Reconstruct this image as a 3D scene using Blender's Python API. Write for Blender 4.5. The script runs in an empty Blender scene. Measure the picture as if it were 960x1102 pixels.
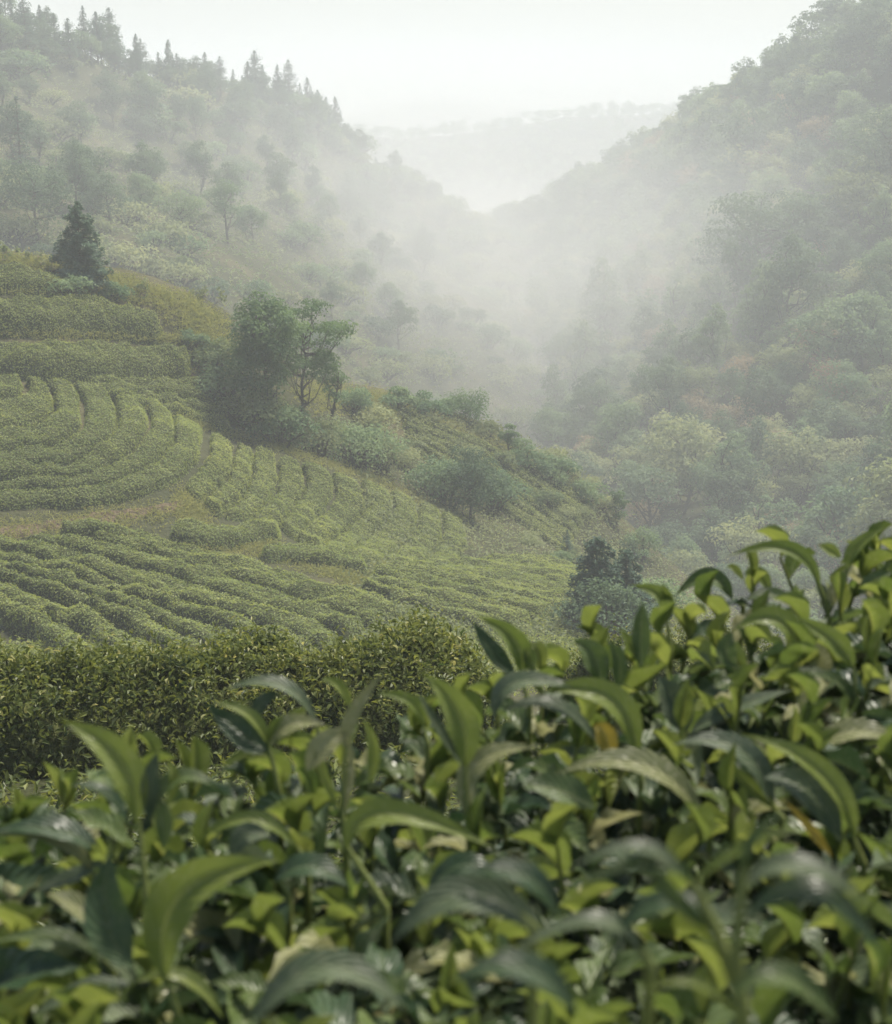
import bpy, math, random
import numpy as np
from math import radians, sin, cos, pi

rng = np.random.default_rng(7)
random.seed(7)
scene = bpy.context.scene

# ------------------------------------------------------------------ camera, sky, sun, exposure
FPX, CXP, CYP = 1696.0, 480.0, 551.0           # focal length and centre in photo pixels (960 x 1102)
PITCH = radians(15.2)
cam_d = bpy.data.cameras.new('camera')
cam = bpy.data.objects.new('camera', cam_d)
scene.collection.objects.link(cam)
cam.location = (0, 0, 0)
cam.rotation_euler = (pi / 2 - PITCH, 0, 0)
cam_d.sensor_fit = 'VERTICAL'
cam_d.sensor_height = 36.0
cam_d.sensor_width = 36.0
cam_d.lens = 36.0 * FPX / 1102.0
cam_d.clip_start = 0.02
cam_d.clip_end = 12000
cam_d.dof.use_dof = True
cam_d.dof.focus_distance = 10.0
cam_d.dof.aperture_fstop = cam_d.lens / 5.0     # 5 mm opening
scene.camera = cam

SUN_EL, SUN_AZ = radians(62), radians(44)      # azimuth from +Y towards +X
world = bpy.data.worlds.new("World")
scene.world = world
world.use_nodes = True
wn = world.node_tree.nodes
sky = wn.new('ShaderNodeTexSky')
sky.sky_type = 'NISHITA'
sky.sun_disc = False
sky.sun_elevation = SUN_EL
sky.sun_rotation = SUN_AZ % (2 * pi)
sky.air_density = 1.0
sky.dust_density = 2.0
sky.ozone_density = 1.0
world.node_tree.links.new(sky.outputs[0], wn['Background'].inputs[0])
wn['Background'].inputs[1].default_value = 0.10

sun_d = bpy.data.lights.new('sun', 'SUN')
sun = bpy.data.objects.new('sun', sun_d)
scene.collection.objects.link(sun)
sun_d.energy = 5.0
sun_d.angle = radians(10)
sun_d.color = (1.0, 0.93, 0.82)
sun.rotation_euler = (pi / 2 - SUN_EL, 0, -SUN_AZ + pi)   # lamp looks along -Z; tilt it down from the sun's side
sun.location = (0, 0, 60)

scene.view_settings.view_transform = 'Standard'
scene.view_settings.look = 'None'
scene.view_settings.gamma = 1.0
scene.view_settings.use_curve_mapping = False
scene.view_settings.exposure = 0.69

cy = scene.cycles
cy.max_bounces = 10
cy.diffuse_bounces = 3
cy.glossy_bounces = 2
cy.transmission_bounces = 3
cy.volume_bounces = 8
cy.transparent_max_bounces = 4
cy.caustics_reflective = False
cy.caustics_refractive = False
cy.sample_clamp_indirect = 6.0
cy.use_denoising = True
cy.use_adaptive_sampling = False

# ------------------------------------------------------------------ picture geometry helpers
FW = np.array([0, cos(PITCH), -sin(PITCH)])
UP = np.array([0, sin(PITCH), cos(PITCH)])
RT = np.array([1.0, 0, 0])

def ray(px, py):
    return FW + RT * ((px - CXP) / FPX) + UP * ((CYP - py) / FPX)

def at(px, py, Y):
    """point on the sight line through a photo pixel at ground distance Y"""
    d = ray(px, py)
    return d * (Y / d[1])

def atd(px, py, depth):
    return ray(px, py) * depth

# ------------------------------------------------------------------ mesh helpers
def build(name, verts, faces, mats, parent=None, rnd=None, uv=None, smooth=False, mat_idx=None, loc=None):
    """faces: (M,4) or (M,3) int array -> one mesh object"""
    verts = np.asarray(verts, dtype=np.float32)
    faces = np.asarray(faces, dtype=np.int32)
    me = bpy.data.meshes.new(name)
    n, k = faces.shape
    me.vertices.add(len(verts))
    me.vertices.foreach_set('co', verts.ravel())
    me.loops.add(n * k)
    me.loops.foreach_set('vertex_index', faces.ravel())
    me.polygons.add(n)
    me.polygons.foreach_set('loop_start', np.arange(0, n * k, k, dtype=np.int32))
    if not isinstance(mats, (list, tuple)):
        mats = [mats]
    for m in mats:
        me.materials.append(m)
    if mat_idx is not None:
        me.polygons.foreach_set('material_index', np.asarray(mat_idx, dtype=np.int32))
    me.update(calc_edges=True)
    if rnd is not None:
        a = me.attributes.new('rnd', 'FLOAT', 'POINT')
        a.data.foreach_set('value', np.asarray(rnd, dtype=np.float32))
    if uv is not None:
        l = me.uv_layers.new(name='UVMap')
        l.data.foreach_set('uv', np.asarray(uv, dtype=np.float32)[faces.ravel()].ravel())
    me.polygons.foreach_set('use_smooth', np.full(n, bool(smooth)))
    me.validate()
    o = bpy.data.objects.new(name, me)
    scene.collection.objects.link(o)
    if parent is not None:
        o.parent = parent
    if loc is not None:
        o.location = loc
    return o

def empty(name, loc=(0, 0, 0)):
    o = bpy.data.objects.new(name, None)
    o.empty_display_size = 0.2
    o.location = loc
    scene.collection.objects.link(o)
    return o

def tag(o, label=None, cat=None, group=None, kind=None):
    if label: o['label'] = label
    if cat: o['category'] = cat
    if group: o['group'] = group
    if kind: o['kind'] = kind
    return o

def copy_tree(o, parent=None):
    c = o.copy()
    scene.collection.objects.link(c)
    if parent is not None:
        c.parent = parent
    for ch in list(o.children):
        copy_tree(ch, c)
    return c

class Acc:
    """collects quads"""
    def __init__(s):
        s.v, s.f, s.r, s.uv, s.m, s.n = [], [], [], [], [], 0
    def add(s, v, f, r=0.5, uv=None, m=0):
        v = np.asarray(v, float).reshape(-1, 3)
        f = np.asarray(f, int)
        s.v.append(v); s.f.append(f + s.n)
        s.r.append(np.full(len(v), r) if np.isscalar(r) else np.asarray(r))
        s.uv.append(np.zeros((len(v), 2)) if uv is None else np.asarray(uv))
        s.m.append(np.full(len(f), m))
        s.n += len(v)
    def make(s, name, mats, parent=None, smooth=False, loc=None, uv=False):
        return build(name, np.concatenate(s.v), np.concatenate(s.f), mats, parent, np.concatenate(s.r),
                     np.concatenate(s.uv) if uv else None, smooth, np.concatenate(s.m), loc)

def unit(v):
    v = np.asarray(v, float)
    return v / np.maximum(np.linalg.norm(v, axis=-1, keepdims=True), 1e-9)

def tube(acc, pts, radii, n=6, r=0.5, m=0):
    pts = np.asarray(pts, float); radii = np.asarray(radii, float)
    t = unit(np.gradient(pts, axis=0))
    ref = np.array([0.31, 0.95, 0.05]) if abs(t[0][2]) > 0.8 else np.array([0, 0, 1.0])
    a = unit(np.cross(t, ref)); b = np.cross(t, a)
    th = np.linspace(0, 2 * pi, n, endpoint=False)
    ring = a[:, None, :] * np.cos(th)[None, :, None] + b[:, None, :] * np.sin(th)[None, :, None]
    v = pts[:, None, :] + ring * radii[:, None, None]
    k = len(pts)
    i = np.arange(k - 1)[:, None]; j = np.arange(n)[None, :]
    f = np.stack([i * n + j, i * n + (j + 1) % n, (i + 1) * n + (j + 1) % n, (i + 1) * n + j], -1).reshape(-1, 4)
    acc.add(v.reshape(-1, 3), f, r, None, m)

def diamonds(acc, c, nrm, length, width, r=None, m=0, g=None, fold=0.18):
    """leaf-shaped quads (base, side, tip, side) round points c, facing nrm"""
    g = g or rng
    c = np.asarray(c, float); N = len(c)
    if N == 0: return
    nrm = unit(nrm)
    t = unit(np.cross(nrm, unit(g.normal(size=(N, 3)))))
    s = np.cross(nrm, t)
    L = (np.ones(N) * length)[:, None] * 0.5; W = (np.ones(N) * width)[:, None] * 0.5
    p0 = c - t * L; p2 = c + t * L - nrm * W * 0.35
    p1 = c + s * W + nrm * W * fold * 2 - t * L * .1; p3 = c - s * W + nrm * W * fold * 2 - t * L * .1
    v = np.stack([p0, p1, p2, p3], 1).reshape(-1, 3)
    f = np.arange(4 * N).reshape(-1, 4)
    if r is None: r = g.random(N)
    acc.add(v, f, np.repeat(np.ones(N) * r, 4), None, m)

# value noise, used for lumps in terrain and hedges
_perm = np.random.default_rng(3).random((64, 64, 64)).astype(np.float32)
def vnoise(p):
    p = np.asarray(p, float)
    i = np.floor(p).astype(int); f = p - i; f = f * f * (3 - 2 * f)
    def g(a, b, c): return _perm[(i[..., 0] + a) & 63, (i[..., 1] + b) & 63, (i[..., 2] + c) & 63]
    x, y, z = f[..., 0], f[..., 1], f[..., 2]
    c00 = g(0,0,0)*(1-x)+g(1,0,0)*x; c10 = g(0,1,0)*(1-x)+g(1,1,0)*x
    c01 = g(0,0,1)*(1-x)+g(1,0,1)*x; c11 = g(0,1,1)*(1-x)+g(1,1,1)*x
    return ((c00*(1-y)+c10*y)*(1-z)+(c01*(1-y)+c11*y)*z) * 2 - 1

def fbm(x, y, s=1.0, o=3):
    t = 0; a = 1.0
    for k in range(o):
        t = t + a * vnoise(np.stack([np.asarray(x) * s, np.asarray(y) * s, np.full(np.shape(x), 3.7 + k * 11.3)], -1))
        s *= 2.03; a *= 0.5
    return t

# ------------------------------------------------------------------ materials
def lin(r, g, b):
    return tuple(((c / 255.0) / 12.92 if c / 255.0 <= 0.04045 else ((c / 255.0 + 0.055) / 1.055) ** 2.4) for c in (r, g, b)) + (1,)

def mat_new(name):
    m = bpy.data.materials.new(name); m.use_nodes = True
    nt = m.node_tree
    return m, nt, nt.nodes['Principled BSDF'], nt.nodes['Material Output']

def foliage(name, c1, c2, c3=None, rough=0.6, transl=0.35, spec=0.3, obj_var=0.5, tcol=2.3):
    """leaf material: hue picked per leaf (rnd attribute) and per plant (object random)"""
    m, nt, bs, out = mat_new(name)
    N = nt.nodes; L = nt.links
    at_ = N.new('ShaderNodeAttribute'); at_.attribute_name = 'rnd'
    oi = N.new('ShaderNodeObjectInfo')
    mx = N.new('ShaderNodeMix'); mx.data_type = 'FLOAT'; mx.inputs[0].default_value = obj_var
    L.new(at_.outputs['Fac'], mx.inputs[2]); L.new(oi.outputs['Random'], mx.inputs[3])
    cr = N.new('ShaderNodeValToRGB')
    cr.color_ramp.elements[0].color = c1; cr.color_ramp.elements[1].color = c2
    cr.color_ramp.elements[0].position = 0.1; cr.color_ramp.elements[1].position = 0.9
    if c3:
        e = cr.color_ramp.elements.new(0.97); e.color = c3
    L.new(mx.outputs[0], cr.inputs[0])
    L.new(cr.outputs[0], bs.inputs['Base Color'])
    bs.inputs['Roughness'].default_value = rough
    bs.inputs['Specular IOR Level'].default_value = spec
    if transl > 0:
        tr = N.new('ShaderNodeBsdfTranslucent'); ms = N.new('ShaderNodeMixShader')
        hs = N.new('ShaderNodeHueSaturation'); hs.inputs['Hue'].default_value = 0.48
        hs.inputs['Saturation'].default_value = 1.1; hs.inputs['Value'].default_value = tcol
        L.new(cr.outputs[0], hs.inputs['Color']); L.new(hs.outputs[0], tr.inputs[0])
        ms.inputs[0].default_value = transl
        L.new(bs.outputs[0], ms.inputs[1]); L.new(tr.outputs[0], ms.inputs[2]); L.new(ms.outputs[0], out.inputs[0])
    return m

def ground_mat(name, cols, scale=0.15, detail=8, rough=0.95, bump=0.6, bscale=6.0):
    m, nt, bs, out = mat_new(name)
    N = nt.nodes; L = nt.links
    tc = N.new('ShaderNodeTexCoord')
    nz = N.new('ShaderNodeTexNoise'); nz.inputs['Scale'].default_value = scale; nz.inputs['Detail'].default_value = detail
    nz.inputs['Roughness'].default_value = 0.65
    L.new(tc.outputs['Object'], nz.inputs['Vector'])
    cr = N.new('ShaderNodeValToRGB'); L.new(nz.outputs['Fac'], cr.inputs[0])
    els = cr.color_ramp.elements
    els[0].position = 0.32; els[0].color = cols[0]; els[1].position = 0.68; els[1].color = cols[-1]
    for k, c in enumerate(cols[1:-1]):
        e = els.new(0.32 + 0.36 * (k + 1) / (len(cols) - 1)); e.color = c
    L.new(cr.outputs[0], bs.inputs['Base Color'])
    bs.inputs['Roughness'].default_value = rough; bs.inputs['Specular IOR Level'].default_value = 0.1
    n2 = N.new('ShaderNodeTexNoise'); n2.inputs['Scale'].default_value = bscale; n2.inputs['Detail'].default_value = 6
    L.new(tc.outputs['Object'], n2.inputs['Vector'])
    bp = N.new('ShaderNodeBump'); bp.inputs['Strength'].default_value = bump; bp.inputs['Distance'].default_value = 0.3
    L.new(n2.outputs['Fac'], bp.inputs['Height']); L.new(bp.outputs[0], bs.inputs['Normal'])
    return m

def bark(name, c1, c2, scale=14):
    return ground_mat(name, [c1, c2], scale=scale, bump=0.8, bscale=30, rough=0.9)

M = {}
M['terrain'] = ground_mat('hill_soil_and_turf', [(.034,.04,.018,1), (.052,.055,.025,1), (.10,.088,.045,1)], scale=0.09, bump=0.8, bscale=3)
M['bark'] = bark('grey_brown_bark', (.05,.04,.03,1), (.12,.10,.08,1))
M['pale_bark'] = bark('pale_bark', (.16,.14,.11,1), (.3,.28,.24,1))
M['stem'] = bark('woody_tea_stem', (.05,.04,.025,1), (.11,.085,.05,1), 40)

# ------------------------------------------------------------------ terrain: three hill layers, each a thin plate spline, joined by max
class TPS:
    def __init__(s, pts, lam=0.02):
        P = np.asarray(pts, float); s.c = P[:, :2]; n = len(P)
        d = np.linalg.norm(s.c[:, None] - s.c[None], axis=-1)
        K = s.phi(d) + lam * np.eye(n) * np.mean(d)
        A = np.zeros((n + 3, n + 3)); A[:n, :n] = K
        A[:n, n] = 1; A[:n, n+1:] = s.c; A[n:, :n] = A[:n, n:].T
        b = np.zeros(n + 3); b[:n] = P[:, 2]
        s.w = np.linalg.solve(A, b)
    @staticmethod
    def phi(d): return np.where(d > 1e-6, d * d * np.log(np.maximum(d, 1e-6)), 0.0)
    def __call__(s, x, y):
        x = np.asarray(x, float); y = np.asarray(y, float)
        out = s.w[-3] + s.w[-2] * x + s.w[-1] * y
        for k in range(len(s.c)):
            out = out + s.w[k] * s.phi(np.hypot(x - s.c[k, 0], y - s.c[k, 1]))
        return out

def behind(px, py, Y, dY, dz):
    p = at(px, py, Y); return [p[0] * (1 + dY / Y), p[1] + dY, p[2] + dz]

A_px = [(0,700,44),(130,700,44),(300,690,47),(430,665,53),(520,660,57),(620,660,62),
        (0,640,50),(200,630,54),(400,610,62),(500,625,66),(600,630,70),
        (0,572,58),(100,560,60),(190,548,63),(300,570,66),(430,590,72),(540,600,78),(620,610,82),
        (0,525,61),(150,520,64),(0,470,65),(150,465,69),(240,500,71),(330,500,76),(400,525,80),(480,560,84),
        (0,400,71),(120,402,75),(220,405,80),(230,455,77),
        (0,345,74),(200,350,81),(0,280,79),(100,293,82),(230,332,88),
        (320,470,82),(400,490,88),(330,410,94),(420,432,98),(500,462,100),(560,490,102),(640,535,104),(690,590,103),
        (500,530,92),(600,560,95),(700,650,85)]
A_pts = [list(at(*p)) for p in A_px]
for p in [(0,280,79),(100,293,82),(230,332,88),(330,410,94),(420,432,98),(500,462,100),(560,490,102),(640,535,104),(690,590,103)]:
    A_pts.append(behind(*p, 12, -5.5)); A_pts.append(behind(*p, 35, -22))
A_pts += [[-3,0,-1.35],[0,0,-1.35],[3,0,-1.3],[-3,1.6,-1.45],[0,2,-1.45],[3,2.6,-1.4],[-4,6,-3.4],[0,6,-3.3],[6,6,-3.2],
          [-4,10,-4.55],[0,10.5,-4.5],[5,10.5,-4.8],[14,10,-5],[-8,10,-4.8],[-9,20,-8.8],[0,20,-8.8],[10,20,-9.5],[22,20,-11],[-14,30,-13.5],[0,34,-14.5],[16,35,-16.5],
          [32,60,-27],[40,90,-40],[-55,60,-12],[-60,80,-7],[-40,40,-14],[-40,95,-13],[-60,110,-18]]
hA = TPS(A_pts)

B_px = [(-150,-30,240),(0,42,260),(80,50,280),(150,82,300),(230,95,330),(300,117,360),(345,150,390),(375,175,400),(440,215,430),(500,252,455),(530,275,470),
        (-150,200,150),(0,265,150),(0,180,190),(0,110,230),(120,200,210),(120,130,260),(230,315,170),(230,220,230),(230,160,285),(330,320,200),(330,230,270),(340,190,330),
        (400,405,200),(400,320,240),(400,250,310),(450,330,280),(460,270,360),(500,440,215),(510,350,270),(520,300,360)]
B_pts = [list(at(*p)) for p in B_px]
for p in B_px[:11]:
    B_pts.append(behind(*p, 60, -26)); B_pts.append(behind(*p, 150, -75))
B_pts += [list(at(640,480,230)), list(at(660,400,300)), list(at(640,360,380)), list(at(620,640,170)), list(at(300,500,130)), list(at(0,450,110)), list(at(-200,380,110))]
hB = TPS(B_pts)

C_px = [(1150,-70,270),(960,34,300),(900,52,330),(840,100,360),(780,132,390),(735,158,410),(690,186,440),(650,210,460),(620,229,470),(585,247,480),(555,264,490),
        (1100,300,190),(1100,500,140),(960,300,215),(960,430,175),(960,550,150),(960,150,260),(860,120,310),(860,230,260),(860,350,215),(860,470,180),(850,560,155),
        (770,200,320),(770,320,250),(770,450,195),(750,580,155),(690,270,330),(690,380,250),(690,500,190),(620,300,370),(610,390,270),(620,500,205),(560,300,420),(540,370,310),(530,430,255),(720,620,150)]
C_pts = [list(at(*p)) for p in C_px]
for p in C_px[:11]:
    C_pts.append(behind(*p, 60, -26)); C_pts.append(behind(*p, 160, -80))
C_pts += [list(at(430,520,230)), list(at(400,420,320)), list(at(450,340,420)), list(at(620,680,140)), list(at(860,720,115)), list(at(1000,720,110))]
hC = TPS(C_pts)

def far_h(x, y):
    h = np.full(np.shape(x), -100.0)
    for (yc, w, top, sc_, am) in ((880, 130, -38, .0050, 20), (1350, 220, -42, .0036, 26), (2100, 300, -46, .0024, 28), (3000, 400, -60, .0016, 26)):
        yy = yc + 60 * np.sin(np.asarray(x) * .004 + yc)
        cr = top + am * fbm(x, np.full(np.shape(x), yc * 1.0), sc_, 4)
        h = np.maximum(h, -100 + (cr + 100) * np.exp(-((y - yy) / w) ** 2))
    return h

def sstep(a, b, x):
    t = np.clip((x - a) / (b - a), 0, 1); return t * t * (3 - 2 * t)

def layer_heights(x, y):
    a = hA(x, y) - 60 * sstep(130, 190, y) - 0.6 * np.maximum(y - 150, 0) - 50 * sstep(60, 130, np.abs(x))*0.3
    b = hB(x, y) - 80 * sstep(640, 800, y) - 80 * sstep(100, 60, y)
    c = hC(x, y) - 80 * sstep(680, 840, y) - 80 * sstep(95, 60, y)
    b = np.where(x > 60 + y * .2, b - 30, b)
    return np.clip(a, -130, 60), np.clip(b, -130, 45), np.clip(c, -130, 45)

def height(x, y):
    x = np.asarray(x, float); y = np.asarray(y, float)
    yy = np.maximum(y, -2.0); sc_ = np.maximum(np.hypot(x, yy), 1e-3)
    xx = np.clip(x, -0.75 * np.maximum(yy, 12), 0.75 * np.maximum(yy, 12))
    a, b, c = layer_heights(xx, np.minimum(yy, 1200))
    h = np.maximum(np.maximum(a, b), np.maximum(c, far_h(xx, yy)))
    r = np.hypot(x, y)
    h = h + np.where(r > 25, sstep(25, 140, r) * 1.6 * fbm(x, y, .045, 3), 0) + 0.12 * sstep(3, 30, r) * fbm(x, y, .5, 2)
    return h

def ground_hit(px, py, lift=0.0, y0=20.0, y1=140.0, f=None):
    """where sight lines through photo pixels meet the tea hill, raised by lift"""
    f = f or height
    px = np.atleast_1d(np.asarray(px, float)); py = np.atleast_1d(np.asarray(py, float))
    d = FW + RT * ((px - CXP) / FPX)[:, None] + UP * ((CYP - py) / FPX)[:, None]
    d = d / d[:, 1:2]
    ys = np.linspace(y0, y1, 260)
    P = d[:, None, :] * ys[None, :, None]
    gap = P[..., 2] - (f(P[..., 0], P[..., 1]) + lift)
    below = gap <= 0
    k = np.where(below.any(1), below.argmax(1), len(ys) - 1)
    k = np.maximum(k, 1)
    i = np.arange(len(px))
    g0, g1 = gap[i, k - 1], gap[i, k]
    t = np.clip(g0 / np.where(np.abs(g0 - g1) < 1e-6, 1, g0 - g1), 0, 1)
    Y = ys[k - 1] + t * (ys[k] - ys[k - 1])
    return d * Y[:, None]

# one ground sheet, polar grid, fine near the camera
th = np.concatenate([np.linspace(-180, -40, 29)[:-1], np.linspace(-40, 40, 261), np.linspace(40, 180, 29)[1:-1]])
th = np.radians(th)
rr = np.concatenate([[0.3], np.geomspace(0.6, 20, 40), np.linspace(20, 140, 150)[1:], np.geomspace(140, 700, 130)[1:], np.geomspace(700, 3900, 60)[1:]])
R_, T_ = np.meshgrid(rr, th, indexing='ij')
gx, gy = R_ * np.sin(T_), R_ * np.cos(T_)
gz = height(gx, gy)
nr, nt_ = R_.shape
I, J = np.meshgrid(np.arange(nr - 1), np.arange(nt_), indexing='ij')
gf = np.stack([I * nt_ + J, I * nt_ + (J + 1) % nt_, (I + 1) * nt_ + (J + 1) % nt_, (I + 1) * nt_ + J], -1).reshape(-1, 4)[:, ::-1]
ground = build('ground', np.stack([gx, gy, gz], -1).reshape(-1, 3), gf, M['terrain'], smooth=True)
tag(ground, kind='structure')

# ------------------------------------------------------------------ haze
def haze_box():
    x, y0, y1, z0, z1 = 4000, -4000, 4000, float(gz.min()) - 1.0, 48.0
    v = [(-x,y0,z0),(x,y0,z0),(x,y1,z0),(-x,y1,z0),(-x,y0,z1),(x,y0,z1),(x,y1,z1),(-x,y1,z1)]
    f = [(0,3,2,1),(4,5,6,7),(0,1,5,4),(1,2,6,5),(2,3,7,6),(3,0,4,7)]
    m = bpy.data.materials.new('morning_haze'); m.use_nodes = True
    nt = m.node_tree; nt.nodes.clear()
    out = nt.nodes.new('ShaderNodeOutputMaterial'); pv = nt.nodes.new('ShaderNodeVolumePrincipled')
    pv.inputs['Color'].default_value = (0.91, 0.945, 0.942, 1)
    pv.inputs['Density'].default_value = 0.0017
    pv.inputs['Anisotropy'].default_value = 0.0
    nt.links.new(pv.outputs[0], out.inputs['Volume'])
    o = build('haze', v, f, m)
    tag(o, 'pale morning mist filling the whole valley', 'haze', kind='stuff')
haze_box()

#==MORE==
# ------------------------------------------------------------------ trees: builders
M['leaf_deep'] = foliage('deep_green_leaves', (.045,.085,.042,1), (.105,.155,.075,1), rough=.65, transl=.28)
M['leaf_mid'] = foliage('mid_green_leaves', (.072,.13,.06,1), (.165,.225,.105,1), rough=.65, transl=.32)
M['leaf_olive'] = foliage('pale_olive_leaves', (.13,.17,.07,1), (.25,.275,.13,1), rough=.7, transl=.3)
M['leaf_tan'] = foliage('straw_coloured_leaves', (.15,.13,.065,1), (.29,.235,.13,1), rough=.8, transl=.25)
M['leaf_rust'] = foliage('rusty_dry_leaves', (0.160,0.099,0.058,1), (0.272,0.176,0.109,1), rough=.8, transl=.25)
M['leaf_tree'] = foliage('fresh_dark_leaves', (.05,.10,.036,1), (.115,.18,.066,1), rough=.6, transl=.3, obj_var=.2)
M['needle'] = foliage('dark_conifer_needles', (.036,.075,.045,1), (.085,.14,.08,1), rough=.65, transl=.2)
M['grass'] = foliage('dry_grass_blades', (.11,.15,.035,1), (.24,.24,.085,1), rough=.85, transl=.35)
M['scrub'] = foliage('scrub_leaves', (.09,.135,.055,1), (.20,.22,.105,1), (.36,.30,.18,1), rough=.75, transl=.3)

def sphere_dirs(n, g):
    return unit(g.normal(size=(n, 3)))

def broadleaf(H, R, cb=.3, nc=40, per=60, leaf=.32, mat='leaf_mid', tmat='bark', seed=1, flat=.85, cr=.3, tr=.16, shell=.45, limbs=14, lean=0.0):
    g = np.random.default_rng(seed)
    root = empty('broadleaf_tree')
    zc, rz = H * (1 + cb) / 2, H * (1 - cb) / 2
    d = sphere_dirs(nc, g); rad = g.random(nc) ** shell
    c = np.array([0, 0, zc]) + d * rad[:, None] * np.array([R, R, rz]) * .82
    c[:, :2] *= (1 - .45 * np.clip((c[:, 2:3] - zc) / rz, 0, 1) ** 2)
    c[:, 0] += lean * c[:, 2]
    rs = R * cr * (0.65 + .7 * g.random(nc))
    A = Acc()
    for k in range(nc):
        n = int(per * (rs[k] / (R * cr)) ** 2)
        u = sphere_dirs(n, g)
        u[:, 2] = np.where(g.random(n) < .72, np.abs(u[:, 2]), u[:, 2])
        rr_ = rs[k] * (0.55 + .55 * g.random(n))[:, None] * np.array([1, 1, flat])
        p = c[k] + u * rr_
        nn = u * .95 + np.array([0, 0, .4]) + g.normal(size=(n, 3)) * .3
        tone = np.clip(.5 + .22 * g.normal() + .2 * g.normal(size=n), 0, 1)
        diamonds(A, p, nn, leaf * (.7 + .6 * g.random(n)), leaf * .62 * (.7 + .6 * g.random(n)), tone, 0, g)
    T = Acc()
    tt = np.linspace(0, 1, 7)
    wob = np.cumsum(g.normal(size=(7, 2)) * .035 * H, 0) * tt[:, None]
    tp = np.c_[wob[:, 0] + lean * tt * zc, wob[:, 1], -.4 + tt * (zc + rz * .45 + .4)]
    tube(T, tp, tr * (1.15 - .95 * tt) * H / 8, 7)
    for k in np.argsort(rad)[:0:-1][:limbs]:
        z0 = min(max(c[k, 2] - (.25 + .35 * g.random()) * H * .5, H * cb * .55), tp[-2, 2])
        q0 = np.array([np.interp(z0, tp[:, 2], tp[:, 0]), np.interp(z0, tp[:, 2], tp[:, 1]), z0])
        mid = (q0 + c[k]) / 2 + np.array([0, 0, -.06 * H]) + g.normal(size=3) * .03 * H
        tube(T, np.array([q0, (q0 + mid) / 2 * 1.0, mid, c[k]]), np.array([.5, .42, .3, .12]) * tr * H / 8, 5)
    T.make('trunk', M[tmat], root, smooth=True)
    A.make('crown', M[mat], root)
    return root

def conifer(H, R, seed=1, leaf=.3, mat='needle', whorls=15, per=26, gap=0.0, base=.08, droop=.25, name='conifer_tree', power=.9):
    g = np.random.default_rng(seed)
    root = empty(name)
    A = Acc(); T = Acc()
    tube(T, np.c_[np.zeros(6), np.zeros(6), np.linspace(-.4, H, 6)], .022 * H * np.linspace(1, .06, 6), 6)
    for w in range(whorls):
        f = (w + .5 * g.random()) / whorls
        z = H * (base + (1 - base) * np.clip(f + g.normal() * .015, 0, 1))
        L0 = R * (1 - f) ** power + .04 * R
        nb = max(4, int(8 * (1 - f * .5)))
        for b in range(nb):
            if g.random() < gap: continue
            a = 2 * pi * (b + g.random() * .8) / nb + w
            L = L0 * (.65 + .5 * g.random())
            n = max(5, int(per * L / R * 1.2))
            s = g.random(n) ** .7
            dirv = np.array([cos(a), sin(a), 0]); side = np.array([-sin(a), cos(a), 0])
            zz = z + s * L * (.12 - droop * s) + g.normal(size=n) * .45 * H / whorls
            p = dirv * (s * L)[:, None] + side * (g.normal(size=n) * .2 * L * (1.1 - s * .8))[:, None]; p[:, 2] = zz
            nn = np.array([0, 0, 1.0]) + dirv * .35 + g.normal(size=(n, 3)) * .4
            diamonds(A, p, nn, leaf * (.7 + .6 * g.random(n)), leaf * .5, np.clip(.45 + .2 * g.normal() + .2 * g.normal(size=n), 0, 1), 0, g)
            if b % 2 == 0:
                tube(T, np.array([[0, 0, z], dirv * L * .5 + [0, 0, z + .0 * L], dirv * L * .9 + [0, 0, z - droop * .6 * L]]), np.array([.006, .004, .002]) * H, 4)
    k = int(per * .7); diamonds(A, np.c_[g.normal(size=(k, 2)) * .03 * R, H * (1 - .06 * g.random(k))], sphere_dirs(k, g) + [0, 0, .3], leaf * .7, leaf * .35, None, 0, g)
    T.make('trunk', M['bark'], root, smooth=True)
    A.make('crown', M[mat], root)
    return root

def shrub(R, H, nc=12, per=60, leaf=.2, mat='scrub', seed=1, name='hillside_shrub'):
    g = np.random.default_rng(seed)
    root = empty(name)
    A = Acc(); T = Acc()
    for k in range(nc):
        a = g.random() * 2 * pi; q = g.random() ** .6
        c = np.array([cos(a) * R * q * .75, sin(a) * R * q * .75, H * (.35 + .4 * g.random()) * (1 - .45 * q * q)])
        r = R * (.28 + .2 * g.random())
        n = per; u = sphere_dirs(n, g); u[:, 2] = np.where(g.random(n) < .75, np.abs(u[:, 2]), u[:, 2])
        p = c + u * (r * (.6 + .5 * g.random(n)))[:, None] * [1, 1, .8]
        p[:, 2] = np.maximum(p[:, 2], -.15)
        diamonds(A, p, u * .8 + [0, 0, .5] + g.normal(size=(n, 3)) * .5, leaf * (.7 + .6 * g.random(n)), leaf * .6, np.clip(.5 + .25 * g.normal() + .2 * g.normal(size=n), 0, 1), 0, g)
        tube(T, np.array([[c[0]*.15, c[1]*.15, -.3], [c[0]*.5, c[1]*.5, c[2]*.5], c]), np.array([.035, .025, .012]) * R, 4)
    T.make('stems', M['bark'], root)
    A.make('foliage', M[mat], root)
    return root

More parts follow.
